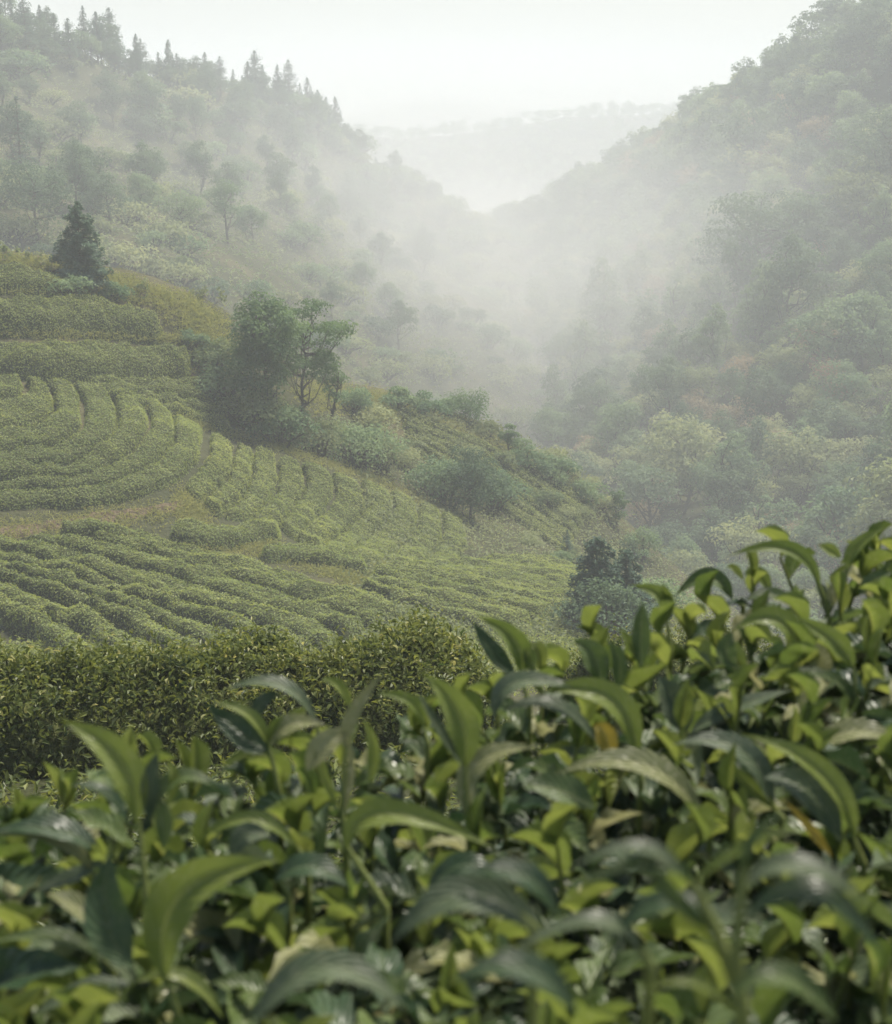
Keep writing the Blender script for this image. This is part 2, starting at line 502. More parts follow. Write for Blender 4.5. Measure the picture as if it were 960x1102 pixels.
def bare_tree(H, R, seed=1, mat='leaf_rust', per=16):
    g = np.random.default_rng(seed)
    root = empty('bare_branched_tree')
    T = Acc(); A = Acc()
    def grow(p, d, L, r, lev):
        k = 4; pts = [p]
        for i in range(k):
            d = unit(d + g.normal(size=3) * .16 + np.array([0, 0, .07]))
            pts.append(pts[-1] + d * L / k)
        tube(T, pts, np.linspace(r, r * .55, k + 1), 5)
        e = pts[-1]
        if lev == 0:
            q = np.array(e) + g.normal(size=(per, 3)) * L * .35
            diamonds(A, q, g.normal(size=(per, 3)) + [0, 0, .6], .22, .13, None, 0, g); return
        for _ in range(3 if lev > 1 else 4):
            nd = unit(d + g.normal(size=3) * .62 + np.array([0, 0, .05]))
            grow(pts[-1] if g.random() < .6 else pts[-2], nd, L * (.62 + .2 * g.random()), r * .55, lev - 1)
    grow(np.array([0, 0, -.4]), np.array([0, 0, 1.0]), H * .4, .02 * H, 3)
    T.make('trunk', M['pale_bark'], root, smooth=True)
    A.make('crown', M[mat], root)
    return root

def project(P):
    P = np.asarray(P, float); d = P @ FW
    return CXP + FPX * (P @ RT) / d, CYP - FPX * (P @ UP) / d, d

def set_at(o, p, s=1.0, rz=None, sz=None):
    o.location = tuple(p); o.rotation_euler = (0, 0, random.uniform(0, 2 * pi) if rz is None else rz)
    o.scale = (s, s, sz or s)
    return o

def visible(P, lift=3.0):
    """is the spot above every bit of ground on its sight line (seen from the photo's camera)"""
    P = np.asarray(P, float) + [0, 0, lift]
    ok = np.ones(len(P), bool)
    for t in np.linspace(.12, .985, 60):
        Q = P * t
        ok &= Q[:, 2] > height(Q[:, 0], Q[:, 1]) - .2
    return ok

def which_hill(x, y):
    a, b, c = layer_heights(x, y); f = far_h(x, y)
    return np.argmax(np.stack([a, b, c, f]), 0)

# ------------------------------------------------------------------ the right-hand hill: forest
kinds = [
    ('round mid-green', lambda s: broadleaf(7.5, 3.4, .22, 34, 58, .34, 'leaf_mid', seed=s)),
    ('tall mid-green', lambda s: broadleaf(9.5, 2.6, .12, 40, 56, .34, 'leaf_mid', seed=s)),
    ('dark green', lambda s: broadleaf(8.5, 3.3, .25, 36, 60, .34, 'leaf_deep', seed=s)),
    ('dark flat-topped', lambda s: broadleaf(9.0, 3.8, .5, 30, 62, .34, 'leaf_deep', seed=s, flat=.45)),
    ('pale olive', lambda s: broadleaf(7.0, 3.5, .2, 34, 58, .34, 'leaf_olive', seed=s)),
    ('broad pale olive', lambda s: broadleaf(6.5, 4.2, .25, 40, 54, .34, 'leaf_olive', seed=s, flat=.5)),
    ('straw-tinted', lambda s: broadleaf(6.5, 3.2, .2, 30, 52, .32, 'leaf_tan', seed=s)),
]
protos = [[f(100 + 10 * k + v) for v in range(2)] for k, (_, f) in enumerate(kinds)]
for ps in protos:
    for p in ps: p.location = (0, -500, -300)
kw = np.array([.25, .24, .26, .05, .10, .05, .05])

def scatter(hill, x0, x1, y0, y1, step, lift=4.0, margin=60):
    xs = np.arange(x0, x1, step); ys = np.arange(y0, y1, step)
    X, Y = np.meshgrid(xs, ys); X = (X + rng.uniform(-.42, .42, X.shape) * step).ravel(); Y = (Y + rng.uniform(-.42, .42, Y.shape) * step).ravel()
    keep = which_hill(X, Y) == hill
    X, Y = X[keep], Y[keep]
    P = np.c_[X, Y, height(X, Y)]
    px, py, d = project(P)
    k = (px > -margin) & (px < 960 + margin) & (py < 760) & (py > -160)
    P = P[k]
    return P[visible(P, lift)]

PC = scatter(2, -20, 260, 90, 640, 4.7)
dist = np.linalg.norm(PC, axis=1)
size = np.where((rng.random(len(PC)) < .12) & (dist < 300), 1.5, 1.0) * rng.uniform(.6, 1.25, len(PC)) * (.92 + .25 * sstep(200, 420, dist))
order = np.argsort(dist / size)
INDIV = 185
ppx, ppy, _ = project(PC)
tone = fbm(PC[:, 0], PC[:, 1], .022, 2)
used = set()
def zone(px, py):
    return 'low on the right hill' if py > 430 else ('midway up the right hill' if py > 250 else 'high on the right hill')
def zone2(px):
    return 'towards the frame edge' if px > 820 else ('along its middle' if px > 670 else 'beside the misty ravine')
rest = []
for n, i in enumerate(order):
    w = kw.copy(); 
    if tone[i] > .25: w[[4, 5, 6]] *= 2.6
    if tone[i] < -.2: w[[2, 3]] *= 2.4
    k = rng.choice(7, p=w / w.sum()); v = int(rng.integers(2))
    if n >= INDIV:
        rest.append((i, k, v)); continue
    src = protos[k][v]
    if (k, v) in used: o = copy_tree(src)
    else: o = src; used.add((k, v))
    set_at(o, PC[i] - [0, 0, .3], size[i], None, size[i] * rng.uniform(.85, 1.2))
    lab = f'{kinds[k][0]} forest tree {zone(ppx[i], ppy[i])}, {zone2(ppx[i])}'
    tag(o, lab, 'tree', lab.replace('forest tree', 'forest trees'))

def mesh_arrays(o):
    me = o.data
    v = np.empty(len(me.vertices) * 3, np.float32); me.vertices.foreach_get('co', v)
    f = np.empty(len(me.loops), np.int32); me.loops.foreach_get('vertex_index', f)
    r = np.empty(len(me.vertices), np.float32); me.attributes['rnd'].data.foreach_get('value', r)
    return v.reshape(-1, 3), f.reshape(-1, 4), r

# everything farther and smaller: one leafy mass with the same kinds of crown
crowns = [[mesh_arrays([c for c in p.children if c.name.startswith('crown')][0]) for p in ps] for ps in protos]
def mass(name, items, mats, label, thin=2, fat=1.35):
    A = Acc()
    for (p, k, v, s, m) in items:
        V, F, r = crowns[k][v]
        nq = len(F); sel = np.sort(rng.choice(nq, nq // thin, replace=False))
        Q = V.reshape(-1, 4, 3)[sel]; cc = Q.mean(1, keepdims=True); Q = cc + (Q - cc) * fat
        a = rng.uniform(0, 2 * pi); R2 = np.array([[cos(a), -sin(a), 0], [sin(a), cos(a), 0], [0, 0, 1]])
        Q = (Q.reshape(-1, 3) @ R2.T) * s + p
        rr_ = np.clip(r.reshape(-1, 4)[sel].ravel() + rng.normal() * .15, 0, 1)
        A.add(Q, np.arange(len(Q)).reshape(-1, 4), rr_, None, m)
    o = A.make(name, mats)
    tag(o, label, 'forest', kind='stuff')
    return o
mi = {0: 0, 1: 0, 2: 1, 3: 1, 4: 2, 5: 2, 6: 3}
FM = [M['leaf_mid'], M['leaf_deep'], M['leaf_olive'], M['leaf_tan']]
mass('distant_forest', [(PC[i] - [0, 0, .3], k, v, size[i] * 1.05, mi[k]) for (i, k, v) in rest], FM,
     'dense hazy forest covering the upper right-hand hill up to its crest')

# far wooded ridges in the mist
items = []
for (y0, y1, n, s0) in ((700, 1000, 900, .85), (1120, 1500, 900, 1.1)):
    x = rng.uniform(-.34, .34, n * 4) * y1; y = rng.uniform(y0, y1, n * 4)
    P = np.c_[x, y, height(x, y)]
    P = P[P[:, 2] > -75]
    P = P[visible(P, 4)][:n]
    items += [(p - [0, 0, .6], int(rng.integers(6)), int(rng.integers(2)), s0 * rng.uniform(.6, 1.3), 0) for p in P]
mass('far_forest', items, [M['leaf_mid']], 'faint far woods fading into white mist between the hills', thin=6, fat=2.4)

# undergrowth between the trees of both hills
def tufts(name, P, mat, label, size, per, spread, kindlab='undergrowth', up=.8, thin=.5):
    A = Acc()
    n = len(P)
    q = np.repeat(P, per, 0) + np.c_[rng.normal(size=(n * per, 2)) * spread, np.abs(rng.normal(size=n * per)) * spread * .35]
    dd = np.repeat(size, per) if not np.isscalar(size) else size
    tn = np.clip(np.repeat(.5 + .3 * fbm(P[:, 0], P[:, 1], .05, 2) + .12 * rng.normal(size=n), per) + .15 * rng.normal(size=n * per), 0, 1)
    diamonds(A, q, rng.normal(size=(n * per, 3)) * .6 + [0, 0, up], dd * rng.uniform(.7, 1.3, n * per), dd * thin, tn)
    o = A.make(name, mat)
    tag(o, label, kindlab, kind='stuff')
    return o
PU = scatter(2, -20, 260, 90, 640, 3.0, lift=1.5, margin=30)
tufts('undergrowth', PU, M['leaf_mid'], 'tangled undergrowth between the trees of the right hill', .55, 12, 1.3)

# ------------------------------------------------------------------ the left-hand ridge: pines on the crest, scrub and small trees on its face
PB = scatter(1, -190, 60, 100, 520, 2.3, lift=1.0, margin=30)
tufts('hillside_scrub', PB, M['scrub'], 'low scrub and dry grass on the hazy left ridge', .55, 14, 1.1)

pine_protos = [conifer(9, 2.3, 11, .34, whorls=22, per=40, gap=.1, base=.12, name='pine_tree'), conifer(8, 2.0, 12, .34, whorls=20, per=38, gap=.2, base=.2, droop=.1, name='pine_tree'),
               conifer(10, 2.6, 13, .34, whorls=20, per=36, gap=.25, base=.25, droop=.05, name='pine_tree', power=.6)]
def ridge_spots():
    pts = [(0,40,50),(14,45,38),(28,48,60),(45,50,40),(60,56,36),(75,58,44),(92,66,42),(106,74,46),(120,78,54),(128,84,40),(148,88,46),(153,90,40),(172,98,34),(183,102,48),(192,104,40),
           (205,106,30),(222,110,34),(238,112,36),(252,116,30),(268,122,44),(276,124,52),(284,128,40),(300,134,38),(312,140,44),(324,150,36),(332,156,46),(343,166,40),(352,176,36),(362,190,42),(372,205,34),(384,212,26),(405,222,24),(430,236,22),(455,246,20),(480,256,18),(500,262,16)]
    return pts
ridge_xy = np.array([(p[0], p[1]) for p in B_px[:11]]); ridge_Y = np.array([p[2] for p in B_px[:11]])
first = [True] * 3
words = ['slender dark pine', 'thin ragged pine', 'open-crowned pine']
for n, (px, py, hp) in enumerate(ridge_spots()):
    Y = float(np.interp(px, ridge_xy[:, 0], ridge_Y)) + random.uniform(-12, 2)
    p = at(px, py, Y); p[2] = float(height(p[0], p[1])) - .3
    k = n % 3
    if first[k]: o = pine_protos[k]; first[k] = False
    else: o = copy_tree(pine_protos[k])
    Hm = hp / FPX * Y * 1.15 / (9, 8, 10)[k]
    set_at(o, p, Hm * random.uniform(.95, 1.2), None, Hm)
    where = 'at the top left corner end of the ridge crest' if px < 60 else ('on the upper part of the left ridge crest' if px < 165 else ('on the middle of the left ridge crest' if px < 260 else ('where the left ridge crest drops' if px < 375 else 'low on the left ridge, beside the misty gap')))
    lab = f'{words[k]} {where}'
    tag(o, lab, 'pine', lab.replace('pine ', 'pines ', 1))
# trees and bushes on the face, crest first
small = [shrub(2.2, 2.6, 14, 46, .32, 'leaf_mid', 31), shrub(1.8, 2.0, 12, 44, .32, 'scrub', 32), shrub(2.6, 2.2, 16, 44, .32, 'leaf_olive', 33), shrub(1.7, 2.6, 12, 46, .32, 'leaf_deep', 34)]
for s_ in small: s_.location = (0, -500, -300)
sw = ['mid-green', 'brownish', 'pale olive', 'dark green']
PS = scatter(1, -190, 60, 105, 500, 5.2, lift=1.5, margin=10)
spx, spy, sd = project(PS)
dens = fbm(PS[:, 0], PS[:, 1], .03, 2)
keep = (dens > -.25) | (rng.random(len(PS)) < .35)
PS, spx, spy, sd = PS[keep], spx[keep], spy[keep], sd[keep]
o_ = np.sort(rng.permutation(len(PS))[:262]); got = set()
crest = np.interp(spx, ridge_xy[:, 0], ridge_xy[:, 1])
for i in o_:
    up = spy[i] - crest[i]
    k = int(rng.choice(4, p=[.35, .2, .2, .25] if up < 70 else [.25, .3, .3, .15]))
    o = small[k] if k not in got else copy_tree(small[k]); got.add(k)
    s = rng.uniform(.7, 1.7) * (1.35 if up < 70 else 1)
    set_at(o, PS[i] - [0, 0, .2], s, None, s * rng.uniform(.8, 1.3))
    w1 = 'just under the pine crest' if up < 70 else ('halfway down' if up < 160 else 'low')
    w2 = 'at the left side' if spx[i] < 170 else ('in the middle' if spx[i] < 340 else 'near the misty gap')
    lab = f'{sw[k]} shrub {w1} {"on " if w1 == "low" else ("" if w1.startswith("just") else "")}{"of" if w1.startswith("just") else ("the left ridge face" if w1 != "low" else "the left ridge face")}'
    lab = f'{sw[k]} shrub {w1}{" on the left ridge face" if not w1.startswith("just") else ""}, {w2}'
    tag(o, lab, 'shrub', lab.replace(' shrub ', ' shrubs ', 1))

wood = scatter(1, -190, 60, 170, 500, 8.0, lift=2.5, margin=20)
wx, wy, wd_ = project(wood); cr_ = np.interp(wx, ridge_xy[:, 0], ridge_xy[:, 1])
wsel = [i for i in range(len(wood)) if (wy[i] - cr_[i] < 70 + 25 * vnoise(np.array([wx[i] * .02, 0, 0])) or (wy[i] - cr_[i] < 190 and rng.random() < .4)) and wx[i] < 480]
wsel = sorted(wsel, key=lambda i: wd_[i])
if len(wsel) > 150: wsel = [wsel[j] for j in sorted(rng.permutation(len(wsel))[:150])]
for i in wsel:
    k, v = (2 if rng.random() < .65 else 0), int(rng.integers(2))
    o = copy_tree(protos[k][v]); s = rng.uniform(.55, .95)
    set_at(o, wood[i] - [0, 0, .3], s, None, s * rng.uniform(.9, 1.25))
    where = 'at the left side' if wx[i] < 140 else ('in the middle' if wx[i] < 270 else 'near its drop')
    lab = f'{kinds[k][0]} tree under the pine crest of the left ridge, {where}' if wy[i] - cr_[i] < 80 else f'{kinds[k][0]} tree lower on the left ridge face, {where}'
    tag(o, lab, 'tree', lab.replace(' tree ', ' trees ', 1))

def on_hill(px, py, hill_f=None, y0=100, y1=520):
    return ground_hit(px, py, 0.0, y0, y1)[0]

# the larger, tellable trees of the left ridge face
for (px, py, hp, f, lab, cat) in [
    (24, 205, 95, lambda: conifer(9, 2.4, 41, .3, whorls=16, per=26), 'tall dark spire-shaped conifer at the left frame edge on the ridge face', 'conifer'),
    (40, 262, 90, lambda: broadleaf(8.5, 4.0, .15, 46, 70, .28, 'leaf_deep', seed=42), 'big dark leafy tree at the left frame edge, below the spire-shaped conifer', 'tree'),
    (82, 232, 78, lambda: broadleaf(8, 3.4, .15, 42, 66, .28, 'leaf_deep', seed=43), 'dark rounded tree just behind the lone conifer of the tea hill', 'tree'),
    (118, 250, 66, lambda: broadleaf(7, 3.2, .15, 38, 66, .28, 'leaf_deep', seed=44), 'smaller dark round tree to the right behind the lone conifer', 'tree'),
    (152, 150, 32, lambda: broadleaf(6, 2.6, .15, 30, 60, .3, 'leaf_deep', seed=45), 'small dark round tree alone on a tan patch of the ridge', 'tree'),
    (195, 262, 60, lambda: broadleaf(7, 3.6, .22, 34, 60, .28, 'leaf_mid', seed=46), 'hazy spreading tree, left of the pair in mid ridge face', 'tree'),
    (245, 262, 72, lambda: broadleaf(8.5, 3.4, .3, 34, 56, .28, 'leaf_mid', seed=47), 'hazy taller open tree, right of the pair in mid ridge face', 'tree'),
    (300, 150, 36, lambda: broadleaf(6.5, 3.4, .15, 34, 60, .32, 'leaf_deep', seed=48), 'dark broad tree under the pines where the crest drops', 'tree'),
    (262, 145, 40, lambda: broadleaf(6.5, 4.0, .15, 38, 60, .32, 'leaf_deep', seed=49), 'wide dark green tree under the middle crest pines', 'tree'),
    (500, 470, 60, lambda: broadleaf(7, 4.2, .2, 36, 60, .3, 'leaf_mid', seed=50), 'hazy round tree beside the ravine under the spur', 'tree'),
]:
    p = on_hill(px, py); o = f()
    H = hp / FPX * np.linalg.norm(p); h0 = {'conifer': 9}.get(cat, None) or max(v[2] for c in o.children for v in [tuple(b) for b in c.bound_box])
    set_at(o, p - [0, 0, .25], H / h0, 1.0); tag(o, lab, cat)

# tellable trees of the right-hand hill
for (px, py, hp, f, lab, cat) in [
    (820, 335, 128, lambda: broadleaf(9, 4.4, .3, 44, 70, .26, 'leaf_deep', seed=61, flat=.4), 'large dark flat-layered tree standing out on the right hill', 'tree'),
    (775, 330, 85, lambda: broadleaf(7.5, 3.4, .3, 34, 66, .26, 'leaf_deep', seed=62, flat=.45), 'dark tree left of the large flat-layered one', 'tree'),
    (860, 300, 95, lambda: broadleaf(8, 3.6, .3, 36, 66, .26, 'leaf_deep', seed=63, flat=.45), 'dark tree upslope right of the large flat-layered one', 'tree'),
    (948, 235, 120, lambda: broadleaf(9, 4.0, .25, 44, 70, .26, 'leaf_deep', seed=64), 'tall dark tree at the right frame edge below the crest', 'tree'),
    (905, 470, 95, lambda: bare_tree(8, 3, 65), 'thinly leaved rusty tree with forked branches on the right hill', 'tree'),
    (940, 470, 70, lambda: bare_tree(7, 3, 66, 'leaf_olive', 8), 'pale-barked forked tree at the right edge beside the rusty one', 'tree'),
    (770, 625, 70, lambda: conifer(7, 2.6, 67, .26, 'leaf_deep', 12, 22, .35, .1, .05), 'ragged dark young tree just beyond the front tea leaves', 'tree'),
]:
    p = on_hill(px, py, None, 90, 460); o = f()
    H = hp / FPX * np.linalg.norm(p); h0 = max(v[2] for c in o.children for v in [tuple(b) for b in c.bound_box])
    set_at(o, p - [0, 0, .25], H / h0, .6); tag(o, lab, cat)

# ------------------------------------------------------------------ tea rows on the near hill
M['tea'] = foliage('clipped_tea_leaves', (.115,.16,.038,1), (.225,.26,.068,1), (.32,.33,.12,1), rough=.5, transl=.38, spec=.35, obj_var=.15)
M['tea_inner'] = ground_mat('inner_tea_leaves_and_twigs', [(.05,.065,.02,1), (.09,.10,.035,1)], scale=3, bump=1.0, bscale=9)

def poly(px_list, n):
    P = np.asarray(px_list, float)
    d = np.r_[0, np.cumsum(np.hypot(*np.diff(P, axis=0).T))]
    # smooth the polyline a little by Catmull-Rom resampling
    t = np.linspace(0, d[-1], n)
    out = np.c_[np.interp(t, d, P[:, 0]), np.interp(t, d, P[:, 1])]
    k = max(1, n // 16)
    pad = np.r_[np.repeat(out[:1], k, 0), out, np.repeat(out[-1:], k, 0)]
    ker = np.ones(2 * k + 1) / (2 * k + 1)
    sm = np.c_[np.convolve(pad[:, 0], ker, 'valid'), np.convolve(pad[:, 1], ker, 'valid')]
    sm[0], sm[-1] = out[0], out[-1]
    return sm

def hedge_between(ca, cb, h, gap=.1, leaf=.1, dens=190, seed=0, y0=30, y1=120, end=.35, mat='tea'):
    """a clipped tea row filling the strip between two ground curves (photo pixels at its clipped top)"""
    g = np.random.default_rng(seed)
    A3 = ground_hit(ca[:, 0], ca[:, 1], h * .8, y0, y1); B3 = ground_hit(cb[:, 0], cb[:, 1], h * .8, y0, y1)
    L = np.linalg.norm(np.diff((A3 + B3) / 2, axis=0), axis=1).sum()
    ns = max(8, int(L / .3)); q = np.linspace(0, len(A3) - 1, ns)
    def rs(P): return np.stack([np.interp(q, np.arange(len(P)), P[:, k]) for k in range(3)], -1)
    A3, B3 = rs(A3), rs(B3)
    W = np.linalg.norm(B3 - A3, axis=1)[:, None]
    gp = np.clip(.13 / np.maximum(W, .3), .03, .2) * (gap / .1)
    nt = 13
    t = np.linspace(0, 1, nt)[None, :]
    tt = gp + t * (1 - 2 * gp)
    wig = .12 * vnoise(np.stack([q * .35, q * 0 + seed, q * 0], -1))[:, None] / np.maximum(W, .5)
    P = A3[:, None, :] * (1 - tt - wig)[..., None] + B3[:, None, :] * (tt + wig)[..., None]
    gz_ = height(P[..., 0], P[..., 1])
    prof = (1 - np.abs(2 * t - 1) ** 7) ** .6
    s = np.linspace(0, L, ns)[:, None]
    ends = np.sqrt(np.clip(1 - (1 - np.clip(np.minimum(s, L - s) / end, 0, 1)) ** 2, 0, 1))
    hh = h * prof * ends * (1 + .26 * vnoise(np.stack([P[..., 0] * 1.1, P[..., 1] * 1.1, np.full(P.shape[:2], seed * 1.7)], -1))
                            + .2 * vnoise(np.stack([P[..., 0] * 3.1, P[..., 1] * 3.1, np.full(P.shape[:2], seed * .7)], -1)))
    P = P.copy(); P[..., 2] = gz_ - .12 + hh * 1.1
    V = P.reshape(-1, 3)
    i, j = np.meshgrid(np.arange(ns - 1), np.arange(nt - 1), indexing='ij')
    F = np.stack([i * nt + j, (i + 1) * nt + j, (i + 1) * nt + j + 1, i * nt + j + 1], -1).reshape(-1, 4)
    # leaves over the surface
    Q = V[F]; e1 = Q[:, 1] - Q[:, 0]; e2 = Q[:, 3] - Q[:, 0]
    nr_ = np.cross(e1, e2); ar = np.linalg.norm(nr_, axis=1); nr_ = nr_ / np.maximum(ar, 1e-9)[:, None]
    if nr_[:, 2].mean() < 0: nr_ = -nr_; F = F[:, ::-1]
    N = int(ar.sum() * dens)
    pk = g.choice(len(F), N, p=ar / ar.sum()); u, v = g.random((2, N))
    c = (Q[pk, 0] * ((1 - u) * (1 - v))[:, None] + Q[pk, 1] * (u * (1 - v))[:, None] + Q[pk, 2] * (u * v)[:, None] + Q[pk, 3] * ((1 - u) * v)[:, None])
    nn = nr_[pk]
    c = c + nn * (g.random(N) ** 1.5 * leaf * .9)[:, None]
    tone = np.clip(.42 + .25 * vnoise(c * .8) + .22 * g.normal(size=N), 0, 1)
    K = Acc()
    diamonds(K, c, nn * .8 + [0, 0, .4] + g.normal(size=(N, 3)) * .3, leaf * (.6 + .8 * g.random(N)), leaf * .5, tone, 0, g)
    mid = (A3[0] + B3[0]) / 2
    return V, F, K, mid

HEDGE_N = [0]
def tea_row(ca, cb, label, h=.75, n=40, group='clipped tea rows on the misty hillside', **kw_):
    HEDGE_N[0] += 1
    V, F, K, mid = hedge_between(poly(ca, n), poly(cb, n), h, seed=HEDGE_N[0], **kw_)
    root = empty('tea_row', mid)
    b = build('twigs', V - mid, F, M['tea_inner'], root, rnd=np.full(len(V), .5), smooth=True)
    K.v = [v - mid for v in K.v]
    K.make('foliage', M['tea'], root)
    tag(root, label, 'tea row', group)
    return root

ORD = ['first', 'second', 'third', 'fourth', 'fifth', 'sixth', 'seventh', 'eighth', 'ninth', 'tenth', 'eleventh', 'twelfth']
def family(keys, counts, labf, **kw_):
    """rows between successive key curves; counts rows in each interval"""
    cs = []
    n = 60
    K = [poly(k, n) for k in keys]
    for a in range(len(K) - 1):
        for j in range(counts[a]):
            f = j / counts[a]; cs.append(K[a] * (1 - f) + K[a + 1] * f)
    cs.append(K[-1])
    for k in range(len(cs) - 1):
        tea_row(cs[k], cs[k + 1], labf(k, len(cs) - 1), n=60, **kw_)

# terraces under the lone conifer
tea_row([(-40,318),(60,316),(120,322),(176,338)], [(-40,344),(60,346),(120,350),(172,356)], 'upper tea hedge on the terrace just under the lone conifer', h=1.0, gap=.05)
tea_row([(-40,362),(60,366),(130,371),(206,372)], [(-40,385),(60,392),(130,396),(206,394)], 'dark-sided tea hedge along the bare path, under the upper terrace hedge', h=1.1, gap=.05)
tea_row([(-40,288),(20,285),(60,292),(82,304)], [(-40,304),(20,304),(60,308),(80,314)], 'topmost short tea hedge left of the lone conifer', h=.8, gap=.05)
# contour rows of the knoll at the left
family([[(-40,428),(20,425),(33,414),(25,402)], [(-40,459),(38,455),(60,440),(58,420),(42,403)], [(-40,482),(60,478),(88,457),(90,430),(75,404)],
        [(-40,499),(80,494),(120,468),(130,442),(112,408)], [(-40,514),(100,507),(150,477),(166,452),(150,425)], [(-40,527),(120,519),(175,490),(193,460),(182,438)],
        [(-40,543),(120,536),(192,514),(222,486),(218,452)]], [1]*6,
       lambda k, n: f'{ORD[k]} curving tea row out from the centre of the left knoll' + (', above the dirt bank' if k == n - 1 else ''), h=.5, gap=.08)
tea_row([(-40,400),(0,400),(15,402),(22,404)], [(-40,426),(0,425),(22,420),(24,404)], 'small tea row at the left frame edge under the bare path', h=.7)
# slanting rows under the path
family([[(90,405),(150,404),(215,404),(236,408)], [(128,430),(172,437),(212,447),(252,464)]], [4],
       lambda k, n: f'{ORD[k]} slanting tea row down from the bare path, left of the big round tree', h=.6, gap=.1)
# fan of rows on the spur
family([[(226,462),(224,487),(206,510),(196,520)], [(253,474),(249,505),(232,524),(215,538)], [(273,479),(271,510),(262,530),(238,550)], [(297,487),(300,506),(295,530),(270,556)],
        [(322,494),(330,515),(322,535),(300,560)], [(356,504),(361,526),(350,547),(318,574)], [(386,514),(395,540),(380,562),(345,586)], [(418,524),(425,546),(405,572),(368,594)],
        [(447,536),(451,560),(435,582),(410,600)], [(474,549),(478,574),(464,594),(450,608)], [(500,562),(505,582),(494,602),(488,614)]], [1]*10,
       lambda k, n: f'{ORD[k]} tea row of the spur fan rightward from the dirt patch', h=.48, gap=.08)
tea_row([(186,556),(215,562),(255,562),(300,556)], [(180,570),(215,580),(255,580),(302,568)], 'dark-fronted tea hedge closing the fan beside the dirt patch', h=.65, gap=.05)
tea_row([(282,584),(320,580),(350,586),(392,598)], [(276,594),(320,597),(350,600),(400,612)], 'low dark-fronted tea hedge at the lower end of the fan', h=.55, gap=.05)
# long rows on the lower slope
family([[(120,572),(200,582),(300,606),(380,630),(440,652)], [(60,574),(150,592),(240,617),(320,642),(400,668)], [(-40,580),(60,602),(130,624),(210,647),(290,674),(350,694)],
        [(-40,612),(0,622),(60,641),(120,662),(170,694),(190,720)], [(-40,650),(0,662),(30,674),(56,692),(72,724)]], [1, 2, 3, 2],
       lambda k, n: (f'{ORD[k]} long tea row of the lower slope counting down from the dirt bank' if k < 6 else f'{ORD[k - 6]} steep short tea row in the lower left corner of the slope'), h=.7, gap=.2, y0=25)
tea_row([(-60,662),(-20,670),(10,690),(28,720)], [(-90,690),(-60,700),(-30,712),(-20,730)], 'last tea row cut by the left frame edge over the dark front hedge', h=.7, y0=25)
tea_row([(60,566),(100,562),(140,566),(170,578)], [(58,574),(100,574),(140,582),(168,590)], 'short clump-like tea hedge on the dirt bank under the knoll', h=.8, gap=.05)
# rows dipping to the right of the spur
family([[(490,606),(545,596),(605,600),(650,618)], [(400,606),(470,622),(540,636),(610,652)], [(385,628),(440,646),(490,660),(520,676)]], [4, 3],
       lambda k, n: f'{ORD[k]} low hazy tea row right of the spur fan, counting down towards us', h=.6, gap=.1)
# the farther tea slope behind the bushes
family([[(424,434),(500,464),(570,494),(640,538)], [(442,480),(490,512),(545,548),(610,592)]], [6],
       lambda k, n: f'{ORD[k]} faint tea row on the farther slope behind the bushy clump', h=.5, gap=.12, y1=125)

# ------------------------------------------------------------------ trodden earth: the bare path and the dirt bank
M['earth'] = ground_mat('bare_reddish_earth', [(.07,.055,.033,1), (.13,.10,.06,1), (.19,.145,.095,1)], scale=.9, bump=.9, bscale=9)
def earth_strip(name, px_list, w, n=90):
    C = ground_hit(*poly(px_list, n).T, 0, 30, 120)
    T2 = unit(np.gradient(C[:, :2], axis=0)); S2 = np.c_[-T2[:, 1], T2[:, 0]]
    a = np.linspace(-1, 1, 7)
    ww = w * (1 + .45 * vnoise(np.c_[np.arange(n) * .31, np.zeros(n), np.zeros(n)]))[:, None] * a[None, :] / 2
    XY = C[:, None, :2] + S2[:, None, :] * ww[..., None]
    Z = height(XY[..., 0], XY[..., 1]) + .10 - .13 * np.abs(a)[None, :] ** 4
    V = np.concatenate([XY, Z[..., None]], -1).reshape(-1, 3)
    i, j = np.meshgrid(np.arange(n - 1), np.arange(6), indexing='ij')
    F = np.stack([i * 7 + j, i * 7 + j + 1, (i + 1) * 7 + j + 1, (i + 1) * 7 + j], -1).reshape(-1, 4)
    o = build(name, V, F, M['earth'], smooth=True); tag(o, kind='structure')
earth_strip('footpath', [(-60,397),(60,398),(150,402),(238,405)], .9)
earth_strip('earth_bank', [(-60,576),(20,572),(90,560),(150,552),(205,543)], .8)

# ------------------------------------------------------------------ grass and scrub of the near hill
def spots_px(poly_px, n, jit, lift=0.0):
    P = np.asarray(poly_px, float)
    d = np.r_[0, np.cumsum(np.hypot(*np.diff(P, axis=0).T))]
    t = rng.uniform(0, d[-1], n)
    x = np.interp(t, d, P[:, 0]) + rng.normal(size=n) * jit; y = np.interp(t, d, P[:, 1]) + rng.normal(size=n) * jit
    return ground_hit(x, y, lift, 25, 125)
gp_ = np.concatenate([spots_px(l, n, j) for (l, n, j) in [
    ([(-10,280),(60,284),(120,300),(200,325),(240,350)], 900, 4), ([(190,325),(225,360),(235,395)], 800, 11), ([(-10,311),(100,314),(180,330)], 260, 3), ([(-10,354),(100,359),(200,365)], 500, 3),
    ([(-10,394),(100,396),(235,400)], 160, 2), ([(195,535),(200,550),(215,555)], 300, 8), ([(-10,572),(60,566),(130,556),(190,552)], 260, 6),
    ([(200,585),(280,590),(350,612),(440,650)], 700, 5), ([(325,420),(380,432),(440,445)], 900, 9), ([(130,430),(230,462),(300,482),(400,516),(500,562)], 900, 3), ([(400,600),(440,640),(520,668)], 300, 5),
    ([(400,425),(470,450),(560,492),(640,535)], 700, 5)]])
